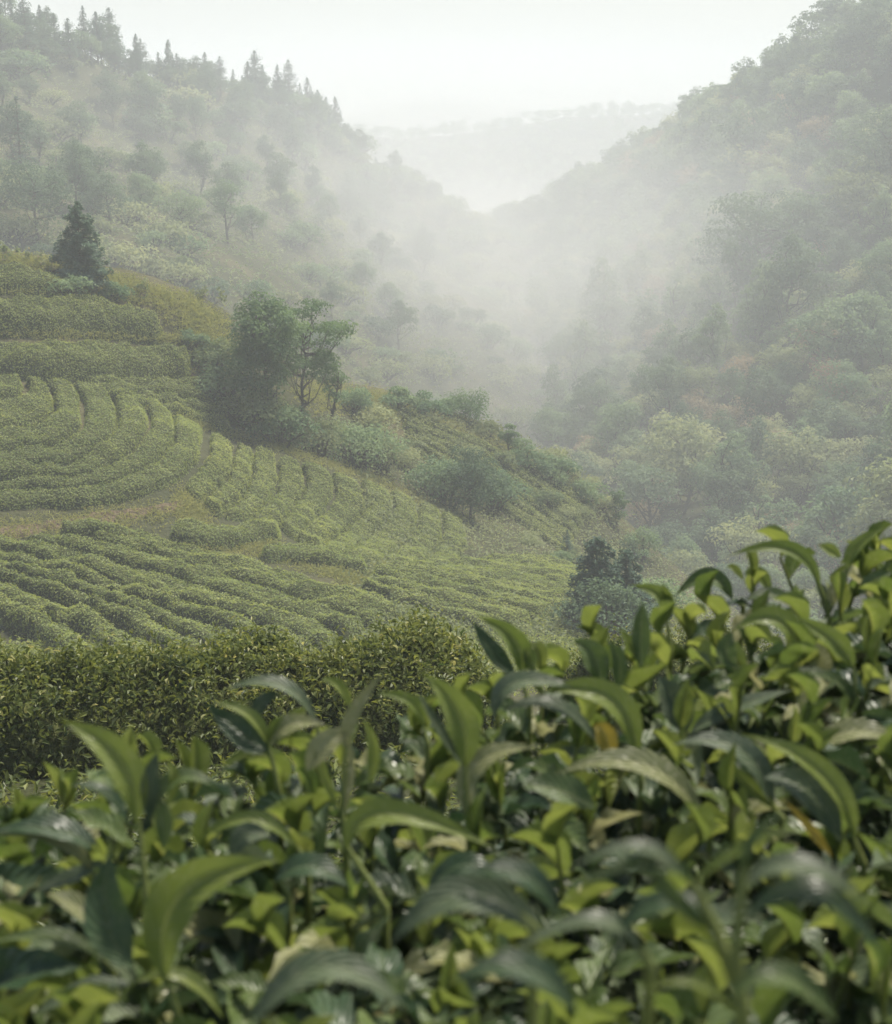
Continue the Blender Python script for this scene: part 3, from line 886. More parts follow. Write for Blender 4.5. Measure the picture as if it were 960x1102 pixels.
tufts('grass', gp_, M['grass'], 'dry yellowish grass on the banks between the tea rows', .2, 12, .22, 'grass', .25, .22)
# scrub across the whole near hill where no row stands
xs = np.c_[rng.uniform(380, 880, 3600), rng.uniform(440, 690, 3600)]
sp_ = ground_hit(xs[:, 0], xs[:, 1], 0, 30, 118)
sp_ = sp_[(sp_[:, 1] < 113) & (which_hill(sp_[:, 0], sp_[:, 1]) == 0)]
tufts('hill_scrub', sp_, M['scrub'], 'low hazy scrub between bushes on the right side of the tea hill', .22, 12, .5)

SC = np.c_[rng.uniform(385, 700, 400), rng.uniform(445, 610, 400)]
SP = ground_hit(SC[:, 0], SC[:, 1], 0, 60, 118)
okk = (SP[:, 1] < 112) & (which_hill(SP[:, 0], SP[:, 1]) == 0)
SC, SP = SC[okk], SP[okk]
keep = []
for i in range(len(SP)):
    if all(np.linalg.norm(SP[i] - SP[j]) > 2.3 for j in keep) and not (SC[i, 1] > 500 and SC[i, 0] < 560): keep.append(i)
for i in keep[:24]:
    k = int(rng.choice(4, p=[.3, .25, .35, .1]))
    o = copy_tree(small[k]); s = rng.uniform(.3, .62)
    set_at(o, SP[i] - [0, 0, .1], s, None, s * rng.uniform(.8, 1.2))
    w = 'above the tea fan' if SC[i, 0] < 470 else ('behind the clump-like tree' if SC[i, 0] < 580 else 'near its far tip')
    lab = f'small {sw[k]} shrub on the scrubby tea hill side, {w}'
    tag(o, lab, 'shrub', lab.replace(' shrub ', ' shrubs ', 1))

near_trees = [
    (88, 306, 88, lambda: conifer(4.8, 1.8, 71, .22, 'needle', 23, 105, .08, .01, .08, power=.6), 'dense dark lone conifer on the hilltop above the tea terraces', 'conifer'),
    (286, 468, 158, lambda: broadleaf(8.5, 2.8, .2, 84, 120, .2, 'leaf_tree', seed=172, flat=.85, limbs=26, cr=.22, tr=.11, shell=.5), 'big dense leafy tree on the tea hill with a rounded top', 'tree'),
    (326, 474, 152, lambda: broadleaf(8.5, 3.1, .34, 48, 110, .18, 'leaf_tree', seed=73, flat=.5, limbs=30, cr=.22, shell=.3, tr=.1, lean=.06), 'airy branching tree with visible forked limbs beside the dense one', 'tree'),
    (355, 478, 95, lambda: broadleaf(5.5, 1.6, .45, 16, 90, .15, 'leaf_tree', seed=74, flat=.6, limbs=12, cr=.3), 'thin small tree at the right of the airy branching tree', 'tree'),
    (506, 560, 85, lambda: broadleaf(5.5, 2.6, .08, 46, 120, .17, 'leaf_deep', seed=75, flat=.8, limbs=18, cr=.28), 'dark bushy clump-like tree at the right end of the spur', 'tree'),
    (480, 545, 60, lambda: shrub(1.9, 2.6, 16, 130, .17, 'leaf_mid', 76, 'large_shrub'), 'mid-green shrub left of the bushy clump-like tree', 'shrub'),
    (530, 548, 55, lambda: shrub(1.8, 2.6, 14, 130, .17, 'leaf_mid', 77, 'large_shrub'), 'hazy shrub right behind the bushy clump-like tree', 'shrub'),
    (610, 600, 34, lambda: conifer(2.2, .8, 78, .14, 'needle', 12, 30, .0, .02, .2), 'small dark conifer left of the conifer clump', 'conifer'),
    (640, 680, 108, lambda: conifer(5.5, 2.1, 79, .24, 'needle', 22, 130, .1, .02, .1, power=.5), 'tallest dark conifer of the clump above the front tea leaves', 'conifer'),
    (672, 680, 96, lambda: conifer(5.0, 2.1, 80, .24, 'needle', 20, 120, .1, .02, .05, power=.55), 'wide green conifer at the right of the clump', 'conifer'),
    (655, 690, 75, lambda: shrub(2.2, 3.0, 18, 150, .18, 'leaf_deep', 81, 'large_shrub'), 'leafy bush in front of the conifer clump', 'shrub'),
    (702, 672, 60, lambda: shrub(1.9, 2.4, 16, 120, .16, 'leaf_mid', 82, 'large_shrub'), 'pale hazy bush right of the conifer clump', 'shrub'),
    (244, 436, 48, lambda: shrub(1.6, 2.2, 16, 120, .16, 'leaf_mid', 83, 'large_shrub'), 'shrub crowding the left foot of the big leafy tree', 'shrub'),
    (270, 465, 62, lambda: shrub(1.8, 2.6, 18, 130, .16, 'leaf_olive', 84, 'large_shrub'), 'pale green shrub under the big leafy tree', 'shrub'),
    (300, 478, 48, lambda: shrub(1.8, 2.0, 16, 130, .15, 'leaf_mid', 85, 'large_shrub'), 'low shrub in front of the big leafy tree', 'shrub'),
    (345, 492, 50, lambda: shrub(1.9, 2.0, 16, 130, .15, 'scrub', 86, 'large_shrub'), 'brownish shrub at the foot of the airy branching tree', 'shrub'),
    (380, 500, 52, lambda: shrub(2.1, 2.2, 18, 130, .15, 'leaf_mid', 87, 'large_shrub'), 'rounded shrub right of the airy tree, above the tea fan', 'shrub'),
    (410, 505, 40, lambda: shrub(1.8, 1.8, 16, 120, .15, 'scrub', 88, 'large_shrub'), 'small brownish shrub farther right above the tea fan', 'shrub'),
    (232, 400, 40, lambda: shrub(1.5, 1.7, 14, 120, .15, 'scrub', 89, 'large_shrub'), 'small shrub at the end of the dark-sided hedge', 'shrub'),
    (205, 372, 22, lambda: shrub(.9, 1.0, 10, 90, .14, 'leaf_mid', 90, 'large_shrub'), 'tiny round shrub at the right end of the terrace hedges', 'shrub'),
    (70, 316, 26, lambda: shrub(1.3, 1.1, 12, 100, .14, 'leaf_mid', 91, 'large_shrub'), 'low dark shrub at the foot of the lone conifer', 'shrub'),
    (120, 320, 20, lambda: shrub(1.2, .9, 12, 100, .14, 'leaf_mid', 92, 'large_shrub'), 'flat low shrub right of the lone conifer', 'shrub'),
    (565, 505, 30, lambda: shrub(1.3, 1.5, 12, 100, .16, 'leaf_mid', 93, 'large_shrub'), 'dark hazy shrub on the edge of the farther tea slope', 'shrub'),
    (632, 540, 30, lambda: shrub(1.4, 1.5, 12, 100, .16, 'leaf_mid', 94, 'large_shrub'), 'hazy shrub at the far right tip of the farther tea slope', 'shrub'),
    (6, 282, 24, lambda: bare_tree(1.6, 5, 301, 'scrub', 2), 'leafless sapling on the hilltop at the left frame edge', 'sapling'),
    (32, 284, 20, lambda: bare_tree(1.4, 5, 302, 'scrub', 2), 'leafless sapling on the hilltop left of the lone conifer', 'sapling'),
    (158, 318, 22, lambda: bare_tree(1.4, 5, 303, 'scrub', 2), 'thin sapling on the grassy slope right of the lone conifer', 'sapling'),
    (228, 336, 30, lambda: bare_tree(1.8, 5, 304, 'scrub', 2), 'thin tall dry sapling on the grassy skyline left of the big tree', 'sapling'),
    (428, 440, 26, lambda: shrub(1.1, 1.4, 12, 90, .16, 'leaf_mid', 401, 'large_shrub'), 'hazy shrub at the start of the farther skyline, right of the airy tree', 'shrub'),
    (462, 452, 34, lambda: shrub(1.1, 1.8, 12, 90, .16, 'leaf_mid', 402, 'large_shrub'), 'upright hazy shrub on the farther skyline above the bushy clump-like tree', 'shrub'),
    (548, 490, 36, lambda: broadleaf(3.0, 1.0, .1, 18, 70, .16, 'leaf_tree', seed=403), 'small upright tree on the farther skyline right of the clump-like tree', 'tree'),
    (600, 518, 30, lambda: shrub(1.2, 1.6, 12, 90, .16, 'leaf_mid', 404, 'large_shrub'), 'pale shrub midway along the falling end of the farther skyline', 'shrub'),
    (665, 566, 42, lambda: broadleaf(3.4, 1.1, .1, 18, 70, .16, 'leaf_tree', seed=405), 'small upright tree on the skyline behind the conifer clump', 'tree'),
    (690, 600, 36, lambda: shrub(1.4, 1.9, 12, 90, .16, 'leaf_mid', 406, 'large_shrub'), 'hazy shrub at the lowest end of the skyline, right behind the conifers', 'shrub'),
    (378, 446, 34, lambda: shrub(1.5, 1.7, 14, 110, .16, 'leaf_mid', 411, 'large_shrub'), 'hazy shrub just right of the airy tree on the skyline', 'shrub'),
    (402, 462, 30, lambda: shrub(1.5, 1.5, 14, 110, .16, 'leaf_olive', 412, 'large_shrub'), 'pale shrub below the farther skyline, right of the airy tree', 'shrub'),
    (585, 545, 22, lambda: shrub(1.2, 1.1, 12, 90, .16, 'scrub', 95, 'large_shrub'), 'little brownish shrub between the clump-like tree and the conifers', 'shrub'),
]
for (px, py, hp, f, lab, cat) in near_trees:
    p = ground_hit(px, py, 0, 30, 125)[0]; o = f()
    H = hp / FPX * np.linalg.norm(p); h0 = max(v[2] for c in o.children for v in [tuple(b) for b in c.bound_box])
    set_at(o, p - [0, 0, .1], H / h0, .4); tag(o, lab, cat)
# ------------------------------------------------------------------ mist banks lying in the valley
def mist(px, py, Y, rx, ry, rz, dens, label):
    c = at(px, py, Y)
    u = np.linspace(0, 2 * pi, 33)[:-1]; w = np.linspace(-pi / 2, pi / 2, 17)
    U, W = np.meshgrid(u, w)
    lump = 1 + .10 * np.sin(3 * U + px) * np.cos(W) + .06 * np.sin(5 * U + py) * np.cos(W)
    v = np.stack([rx * lump * np.cos(W) * np.cos(U), ry * lump * np.cos(W) * np.sin(U), rz * np.sin(W)], -1).reshape(-1, 3)
    n = 32
    f = np.array([[i * n + j, i * n + (j + 1) % n, (i + 1) * n + (j + 1) % n, (i + 1) * n + j] for i in range(16) for j in range(n)])
    m = bpy.data.materials.new('mist_bank'); m.use_nodes = True
    nt = m.node_tree; nt.nodes.clear(); N, L = nt.nodes, nt.links
    out = N.new('ShaderNodeOutputMaterial'); pv = N.new('ShaderNodeVolumePrincipled')
    pv.inputs['Color'].default_value = (.995, .995, .985, 1)
    tc = N.new('ShaderNodeTexCoord'); mp = N.new('ShaderNodeMapping'); mp.inputs['Scale'].default_value = (1 / rx, 1 / ry, 1 / rz)
    L.new(tc.outputs['Object'], mp.inputs['Vector'])
    ln = N.new('ShaderNodeVectorMath'); ln.operation = 'LENGTH'; L.new(mp.outputs[0], ln.inputs[0])
    mr = N.new('ShaderNodeMapRange'); mr.interpolation_type = 'SMOOTHSTEP'
    mr.inputs['From Min'].default_value = 1.0; mr.inputs['From Max'].default_value = .25; L.new(ln.outputs['Value'], mr.inputs['Value'])
    nz = N.new('ShaderNodeTexNoise'); nz.inputs['Scale'].default_value = .022; nz.inputs['Detail'].default_value = 3; L.new(tc.outputs['Object'], nz.inputs['Vector'])
    m2 = N.new('ShaderNodeMapRange'); m2.inputs['From Min'].default_value = .35; m2.inputs['From Max'].default_value = .68
    m2.inputs['To Min'].default_value = .15; m2.inputs['To Max'].default_value = 1.7; L.new(nz.outputs['Fac'], m2.inputs['Value'])
    mu = N.new('ShaderNodeMath'); mu.operation = 'MULTIPLY'; L.new(mr.outputs[0], mu.inputs[0]); L.new(m2.outputs[0], mu.inputs[1])
    m3 = N.new('ShaderNodeMath'); m3.operation = 'MULTIPLY'; m3.inputs[1].default_value = dens; L.new(mu.outputs[0], m3.inputs[0])
    L.new(m3.outputs[0], pv.inputs['Density']); L.new(pv.outputs[0], out.inputs['Volume'])
    o = build('mist', v, f, m, loc=tuple(c))
    tag(o, label, 'mist', kind='stuff')
mist(535, 325, 500, 150, 210, 46, .0105, 'bright bank of mist filling the gap between the two hills')
mist(390, 335, 262, 130, 100, 52, .0075, 'thin mist drifting over the foot of the left ridge')
mist(640, 430, 240, 65, 75, 30, .005, 'faint mist rising from the ravine before the right hill')

mist(520, 125, 1000, 480, 260, 58, .0045, 'far mist veiling the distant wooded ridges')

# ------------------------------------------------------------------ front hedge below the camera's bush
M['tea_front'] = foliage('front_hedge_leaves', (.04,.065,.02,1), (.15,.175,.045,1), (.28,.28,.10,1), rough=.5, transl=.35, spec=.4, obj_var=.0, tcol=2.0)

def leaf_template(nu=10, nv=4, fold=.35, bend=.5, wave=.04, twist=0.0, seed=0, tip=1.0):
    """a tea leaf of length 1 along +Y, face +Z: folded on its midrib, bent along its length, wavy toothed rim"""
    g = np.random.default_rng(seed)
    u = np.linspace(0, 1, nu + 1); v = np.linspace(-1, 1, nv + 1)
    wd = np.sin(pi * np.clip(u, 0, 1) ** .85) ** 1.05 * (1 - .2 * u ** 4)
    wd = np.where(u > .9, wd * np.interp(u, [.9, 1], [1, .35 * tip]), wd); wd[0] = .05; wd[-1] = .01
    U, V = np.meshgrid(u, v, indexing='ij')
    half = .5 * wd[:, None]
    x = V * half; z = np.abs(V) * half * fold
    ph = g.random() * 6.28
    z = z + wave * np.sin(U * 17 + ph + (V > 0) * 1.7) * np.abs(V) ** 1.5 * wd[:, None]
    ang = bend * (u - .05)
    dy = np.cos(ang) / nu; dz = -np.sin(ang) / nu
    cyy = np.r_[0, np.cumsum(dy)[:-1]]; czz = np.r_[0, np.cumsum(dz)[:-1]]
    y = cyy[:, None] + np.sin(ang)[:, None] * z; zz = czz[:, None] + np.cos(ang)[:, None] * z
    tw = twist * (U - .3); x2 = x * np.cos(tw) - 0 * z; zz = zz + x * np.sin(tw)
    P = np.stack([x2, y, zz], -1).reshape(-1, 3)
    UV = np.stack([U, (V + 1) / 2], -1).reshape(-1, 2)
    i, j = np.meshgrid(np.arange(nu), np.arange(nv), indexing='ij'); k = nv + 1
    F = np.stack([i * k + j, i * k + j + 1, (i + 1) * k + j + 1, (i + 1) * k + j], -1).reshape(-1, 4)
    return P, F, UV

def place_leaves(acc, T, base, tdir, nup, L, W, tone, m=0, uv=True):
    """copies of a leaf template: base points, direction of the leaf, direction its face looks"""
    P, F, UV = T
    n = len(base)
    if n == 0: return
    t = unit(tdir); s = unit(np.cross(t, nup)); nn = np.cross(s, t)
    V = base[:, None, :] + P[None, :, 0, None] * (s * (np.ones(n) * W)[:, None])[:, None, :] \
        + P[None, :, 1, None] * (t * (np.ones(n) * L)[:, None])[:, None, :] + P[None, :, 2, None] * (nn * (np.ones(n) * L)[:, None])[:, None, :]
    k = len(P)
    FF = (F[None] + (np.arange(n) * k)[:, None, None]).reshape(-1, 4)
    acc.add(V.reshape(-1, 3), FF, np.repeat(np.ones(n) * tone, k), np.tile(UV, (n, 1)), m)

small_leaf = [leaf_template(3, 2, .4, b, .0, seed=k) for k, b in enumerate((.3, .9, 1.4))]
def front_hedge(p0, p1, width, h, label, n_leaf, name='tea_hedge'):
    g = np.random.default_rng(91)
    p0, p1 = np.array(p0, float), np.array(p1, float)
    d = p1 - p0; L = np.linalg.norm(d); d /= L; nrm = np.array([-d[1], d[0]])
    ns, nt = int(L / .12), 22
    S, Tt = np.meshgrid(np.linspace(0, 1, ns), np.linspace(-1, 1, nt), indexing='ij')
    wid = width / 2 * np.sqrt(np.clip(1 - (1 - np.clip(np.minimum(S, 1 - S) * L / .7, 0, 1)) ** 2, .02, 1))
    X = p0[0] + d[0] * S * L + nrm[0] * Tt * wid; Y = p0[1] + d[1] * S * L + nrm[1] * Tt * wid
    prof = (1 - np.abs(Tt) ** 2.8) ** .6
    endf = np.sqrt(np.clip(1 - (1 - np.clip(np.minimum(S, 1 - S) * L / .6, 0, 1)) ** 2, 0, 1))
    lump = 1 + .17 * vnoise(np.stack([X * 1.3, Y * 1.3, X * 0], -1)) + .2 * vnoise(np.stack([X * 4, Y * 4, X * 0 + 5], -1))
    Z = height(X, Y) - .1 + (h + .1) * prof * endf * lump
    V = np.stack([X, Y, Z], -1).reshape(-1, 3)
    i, j = np.meshgrid(np.arange(ns - 1), np.arange(nt - 1), indexing='ij')
    F = np.stack([i * nt + j, (i + 1) * nt + j, (i + 1) * nt + j + 1, i * nt + j + 1], -1).reshape(-1, 4)
    Q = V[F]; nr_ = np.cross(Q[:, 1] - Q[:, 0], Q[:, 3] - Q[:, 0]); ar = np.linalg.norm(nr_, axis=1); nr_ = nr_ / np.maximum(ar, 1e-9)[:, None]
    if nr_[:, 2].mean() < 0: nr_ = -nr_; F = F[:, ::-1]
    mid = np.r_[(p0 + p1) / 2, 0]; mid[2] = height(mid[0], mid[1])
    root = empty(name, mid)
    V2 = V.copy(); V2[:, 2] -= .10
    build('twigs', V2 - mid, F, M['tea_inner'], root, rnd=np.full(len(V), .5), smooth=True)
    pk = g.choice(len(F), n_leaf, p=ar / ar.sum()); a, b = g.random((2, n_leaf))
    c = Q[pk, 0] * ((1 - a) * (1 - b))[:, None] + Q[pk, 1] * (a * (1 - b))[:, None] + Q[pk, 2] * (a * b)[:, None] + Q[pk, 3] * ((1 - a) * b)[:, None]
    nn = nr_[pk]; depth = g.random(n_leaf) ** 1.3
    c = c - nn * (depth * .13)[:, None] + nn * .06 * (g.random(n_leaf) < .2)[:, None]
    tone = np.clip(.35 + .3 * nn[:, 2] * (depth < .4) + .15 * vnoise(c * 2.2) + .2 * g.normal(size=n_leaf), 0, 1)  # upward-facing outer leaves toned lighter: the lit hedge top is put into colour
    A = Acc()
    td = unit(g.normal(size=(n_leaf, 3)) + nn * .35); up = nn * .6 + [0, 0, .5] + g.normal(size=(n_leaf, 3)) * .45
    kk = g.integers(3, size=n_leaf)
    LL = .052 * g.uniform(.6, 1.35, n_leaf)
    for k in range(3):
        s = kk == k
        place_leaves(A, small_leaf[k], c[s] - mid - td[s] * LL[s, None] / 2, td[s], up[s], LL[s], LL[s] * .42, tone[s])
    # sprigs standing out of the top
    m = 420; pk = g.choice(len(F), m, p=ar * np.clip(nr_[:, 2], .02, 1) / (ar * np.clip(nr_[:, 2], .02, 1)).sum())
    for i in range(5):
        f = i / 4; q0 = Q[pk].mean(1) + np.c_[g.normal(size=(m, 2)) * .02, .02 + f * g.uniform(.05, .15, m)]
        td = unit(np.c_[g.normal(size=(m, 2)), .3 + .9 * f * np.ones(m)]); LL2 = .055 * (1 - .3 * f) * g.uniform(.7, 1.2, m)
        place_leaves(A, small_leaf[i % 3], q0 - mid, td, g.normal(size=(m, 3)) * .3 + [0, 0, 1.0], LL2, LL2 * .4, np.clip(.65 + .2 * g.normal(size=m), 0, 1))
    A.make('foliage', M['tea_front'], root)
    tag(root, label, 'tea hedge')
    return root
front_hedge((-5.6, 9.5), (.42, 10.9), 1.9, .74, 'dense leafy tea hedge just below the front tea bushes, dark on its near side', 46000)
front_hedge((.9, 13.2), (5.5, 14.6), 1.6, .9, 'tea hedge mostly hidden behind the front tea bushes on the right', 9000)

gx_ = rng.uniform(-4.5, 5.5, 2600); gy_ = rng.uniform(2.2, 9.6, 2600)
tufts('bank_weeds', np.c_[gx_, gy_, height(gx_, gy_)], M['tea_front'], 'weeds on the bank between the front bushes and the hedge', .08, 14, .10, 'weeds', .6, .4)
# low tea and scrub between the front hedge and the slope
xs = np.c_[rng.uniform(-60, 760, 5200), rng.uniform(645, 745, 5200)]
lt = ground_hit(xs[:, 0], xs[:, 1], 0, 17, 118)
lt = lt[(which_hill(lt[:, 0], lt[:, 1]) == 0) & ((xs[:, 0] > 400) | (xs[:, 1] > 700))]
tufts('low_tea_plants', lt, M['tea'], 'low unclipped tea plants between the front hedge and the rows', .13, 16, .4)

# ------------------------------------------------------------------ the front tea bushes, an arm's length from the camera
def leaf_mat(name, c1, c2, rough, transl, tmul, spec=.5, rib=(.25,.28,.08,1), bump=.45, spots=.18):
    m, nt, bs, out = mat_new(name)
    N, L = nt.nodes, nt.links
    a = N.new('ShaderNodeAttribute'); a.attribute_name = 'rnd'
    cr = N.new('ShaderNodeValToRGB'); cr.color_ramp.elements[0].color = c1; cr.color_ramp.elements[1].color = c2
    tc = N.new('ShaderNodeTexCoord')
    nz = N.new('ShaderNodeTexNoise'); nz.inputs['Scale'].default_value = 38; nz.inputs['Detail'].default_value = 4
    L.new(tc.outputs['Object'], nz.inputs['Vector'])
    ad = N.new('ShaderNodeMath'); ad.operation = 'MULTIPLY_ADD'; ad.inputs[1].default_value = .5; L.new(nz.outputs['Fac'], ad.inputs[0])
    sb = N.new('ShaderNodeMath'); sb.operation = 'SUBTRACT'; L.new(a.outputs['Fac'], sb.inputs[0]); sb.inputs[1].default_value = .25
    L.new(sb.outputs[0], ad.inputs[2]); L.new(ad.outputs[0], cr.inputs[0])
    sx = N.new('ShaderNodeSeparateXYZ'); L.new(tc.outputs['UV'], sx.inputs[0])
    # distance from the midrib
    d0 = N.new('ShaderNodeMath'); d0.operation = 'SUBTRACT'; L.new(sx.outputs['Y'], d0.inputs[0]); d0.inputs[1].default_value = .5
    d1 = N.new('ShaderNodeMath'); d1.operation = 'ABSOLUTE'; L.new(d0.outputs[0], d1.inputs[0])
    mr = N.new('ShaderNodeMapRange'); mr.inputs['From Min'].default_value = .015; mr.inputs['From Max'].default_value = .05
    mr.inputs['To Min'].default_value = .75; mr.inputs['To Max'].default_value = 0; L.new(d1.outputs[0], mr.inputs['Value'])
    mx = N.new('ShaderNodeMix'); mx.data_type = 'RGBA'; L.new(mr.outputs[0], mx.inputs[0]); L.new(cr.outputs[0], mx.inputs[6]); mx.inputs[7].default_value = rib
    col = mx.outputs[2]
    if spots:
        n3 = N.new('ShaderNodeTexNoise'); n3.inputs['Scale'].default_value = 260; n3.inputs['Detail'].default_value = 3; L.new(tc.outputs['Object'], n3.inputs['Vector'])
        m3 = N.new('ShaderNodeMapRange'); m3.inputs['From Min'].default_value = .56; m3.inputs['From Max'].default_value = .68; m3.inputs['To Max'].default_value = spots; L.new(n3.outputs['Fac'], m3.inputs['Value'])
        mx2 = N.new('ShaderNodeMix'); mx2.data_type = 'RGBA'; L.new(m3.outputs[0], mx2.inputs[0]); L.new(col, mx2.inputs[6]); mx2.inputs[7].default_value = (.34,.33,.2,1); col = mx2.outputs[2]
    L.new(col, bs.inputs['Base Color'])
    n4 = N.new('ShaderNodeTexNoise'); n4.inputs['Scale'].default_value = 120; n4.inputs['Detail'].default_value = 5; L.new(tc.outputs['Object'], n4.inputs['Vector'])
    r4 = N.new('ShaderNodeMapRange'); r4.inputs['From Min'].default_value = .35; r4.inputs['From Max'].default_value = .65
    r4.inputs['To Min'].default_value = rough - .14; r4.inputs['To Max'].default_value = rough + .2; L.new(n4.outputs['Fac'], r4.inputs['Value'])
    L.new(r4.outputs[0], bs.inputs['Roughness']); bs.inputs['Specular IOR Level'].default_value = spec
    # side veins: sin((u - 0.9 |v|) * k)
    ma = N.new('ShaderNodeMath'); ma.operation = 'MULTIPLY_ADD'; L.new(d1.outputs[0], ma.inputs[0]); ma.inputs[1].default_value = -.55; L.new(sx.outputs['X'], ma.inputs[2])
    mk = N.new('ShaderNodeMath'); mk.operation = 'MULTIPLY'; L.new(ma.outputs[0], mk.inputs[0]); mk.inputs[1].default_value = 30
    sn = N.new('ShaderNodeMath'); sn.operation = 'SINE'; L.new(mk.outputs[0], sn.inputs[0])
    pw = N.new('ShaderNodeMath'); pw.operation = 'ABSOLUTE'; L.new(sn.outputs[0], pw.inputs[0])
    ah = N.new('ShaderNodeMath'); ah.operation = 'MULTIPLY_ADD'; L.new(mr.outputs[0], ah.inputs[0]); ah.inputs[1].default_value = -1.2; L.new(pw.outputs[0], ah.inputs[2])
    a2 = N.new('ShaderNodeMath'); a2.operation = 'MULTIPLY_ADD'; L.new(nz.outputs['Fac'], a2.inputs[0]); a2.inputs[1].default_value = 2.2; L.new(ah.outputs[0], a2.inputs[2])
    bp = N.new('ShaderNodeBump'); bp.inputs['Strength'].default_value = bump; bp.inputs['Distance'].default_value = .002
    vm = N.new('ShaderNodeMapRange'); vm.inputs['From Min'].default_value = .16; vm.inputs['From Max'].default_value = .0; vm.inputs['To Max'].default_value = .4
    L.new(pw.outputs[0], vm.inputs['Value'])
    vx = N.new('ShaderNodeMix'); vx.data_type = 'RGBA'; L.new(vm.outputs[0], vx.inputs[0]); L.new(col, vx.inputs[6]); vx.inputs[7].default_value = rib
    L.new(vx.outputs[2], bs.inputs['Base Color'])
    L.new(a2.outputs[0], bp.inputs['Height']); L.new(bp.outputs[0], bs.inputs['Normal'])
    tr = N.new('ShaderNodeBsdfTranslucent'); ms = N.new('ShaderNodeMixShader'); ms.inputs[0].default_value = transl
    hs = N.new('ShaderNodeHueSaturation'); hs.inputs['Hue'].default_value = .495; hs.inputs['Saturation'].default_value = 1.02; hs.inputs['Value'].default_value = tmul
    L.new(col, hs.inputs['Color']); L.new(hs.outputs[0], tr.inputs[0])
    L.new(bs.outputs[0], ms.inputs[1]); L.new(tr.outputs[0], ms.inputs[2]); L.new(ms.outputs[0], out.inputs[0])
    return m
LM = {
    'young': leaf_mat('young_tea_leaf', (.08,.122,.024,1), (.18,.215,.045,1), .42, .40, 1.6, .5, (.28,.30,.08,1), .4, .16),
    'mid':   leaf_mat('green_tea_leaf', (.042,.075,.02,1), (.10,.14,.04,1), .40, .3, 1.5, .5, (.16,.19,.07,1), .45, .16),
    'dark':  leaf_mat('old_dark_tea_leaf', (.02,.045,.018,1), (.055,.09,.034,1), .40, .2, 1.5, .5, (.10,.13,.055,1), .45, .10),
    'grey':  leaf_mat('grey_sheen_tea_leaf', (.045,.07,.034,1), (.10,.13,.066,1), .44, .18, 1.4, .45, (.15,.18,.09,1)),  # sky sheen on dark leaves, put into a greyer, lighter base colour
    'pale':  leaf_mat('pale_mottled_tea_leaf', (.13,.15,.055,1), (.26,.26,.12,1), .5, .3, 1.6, .4, (.30,.30,.15,1), .5, .8),
    'yellow': leaf_mat('yellowed_tea_leaf', (.28,.22,.03,1), (.45,.34,.06,1), .5, .35, 1.5, .4, (.45,.38,.12,1)),
}
LK = ['young', 'mid', 'dark', 'grey', 'pale', 'yellow']
LMATS = [LM[k] for k in LK]
M['shoot'] = leaf_mat('green_shoot_stem', (.10,.13,.03,1), (.19,.21,.06,1), .5, .0, 1.0, .3)

def canopy(x, y):
    """height of the clipped top of the front bushes"""
    return -.515 + .05 * sstep(.15, .5, np.asarray(x)) + .02 * vnoise(np.stack([np.asarray(x) * 4, np.asarray(y) * 4, np.asarray(x) * 0], -1)) - .25 * sstep(0, .22, np.asarray(y) - (1.34 + .62 * np.asarray(x)))  # falls off beyond the rim
BUSH = [((-.62, .85), 'front tea bush cut by the left frame edge, with pale arching leaves'),
        ((-.24, .92), 'front tea bush with the big upright yellow-green leaf at its left top'),
        ((.06, 1.16), 'front tea bush in the middle with several upright new leaves over the dark hedge'),
        ((.14, .70), 'darkest front tea bush, blurred, filling the bottom middle of the frame'),
        ((.44, .86), 'blurred front tea bush at the lower right with long green blades'),
        ((.40, 1.40), 'front tea bush right of middle, its bright shoots before the conifer clump'),
        ((.78, 1.62), 'farthest front tea bush at the right frame edge, topped by two curved shoots')]
BC = np.array([b[0] for b in BUSH])
def bush_of(p):
    return int(np.argmin(np.hypot(BC[:, 0] - p[0], BC[:, 1] - p[1])))
bush_roots = []
for (c, lab) in BUSH:
    o = empty('tea_bush', (c[0], c[1], float(height(c[0], c[1]))))
    tag(o, lab, 'tea bush', 'tea bushes in the front row')
    bush_roots.append(o)
    T = Acc(); g = np.random.default_rng(int(abs(c[0] * 1000) + c[1] * 100))
    for k in range(9):
        a = g.random() * 6.28; r = g.uniform(.08, .28)
        top = np.array([r * cos(a), r * sin(a), .62 + .1 * g.random()])
        tube(T, np.array([[0, 0, -.05], [top[0] * .3, top[1] * .3, .2], [top[0] * .75, top[1] * .75, .42], top]), np.array([.014, .011, .008, .004]), 6)
    T.make('branches', M['stem'], o, smooth=True)
bpos = np.array([tuple(o.location) for o in bush_roots])

tmpl = {
 'young': [leaf_template(12, 4, .75, b, .03, t, seed=k) for k, (b, t) in enumerate(((-.3, .3), (.35, -.4), (.8, .3), (1.3, .2)))],
 'old': [leaf_template(10, 4, f, b, .06, t, seed=10 + k) for k, (f, b, t) in enumerate(((.35, .4, .3), (.3, .9, -.4), (.4, 1.4, .2), (.25, 1.9, 0), (.3, .1, .5)))],
}

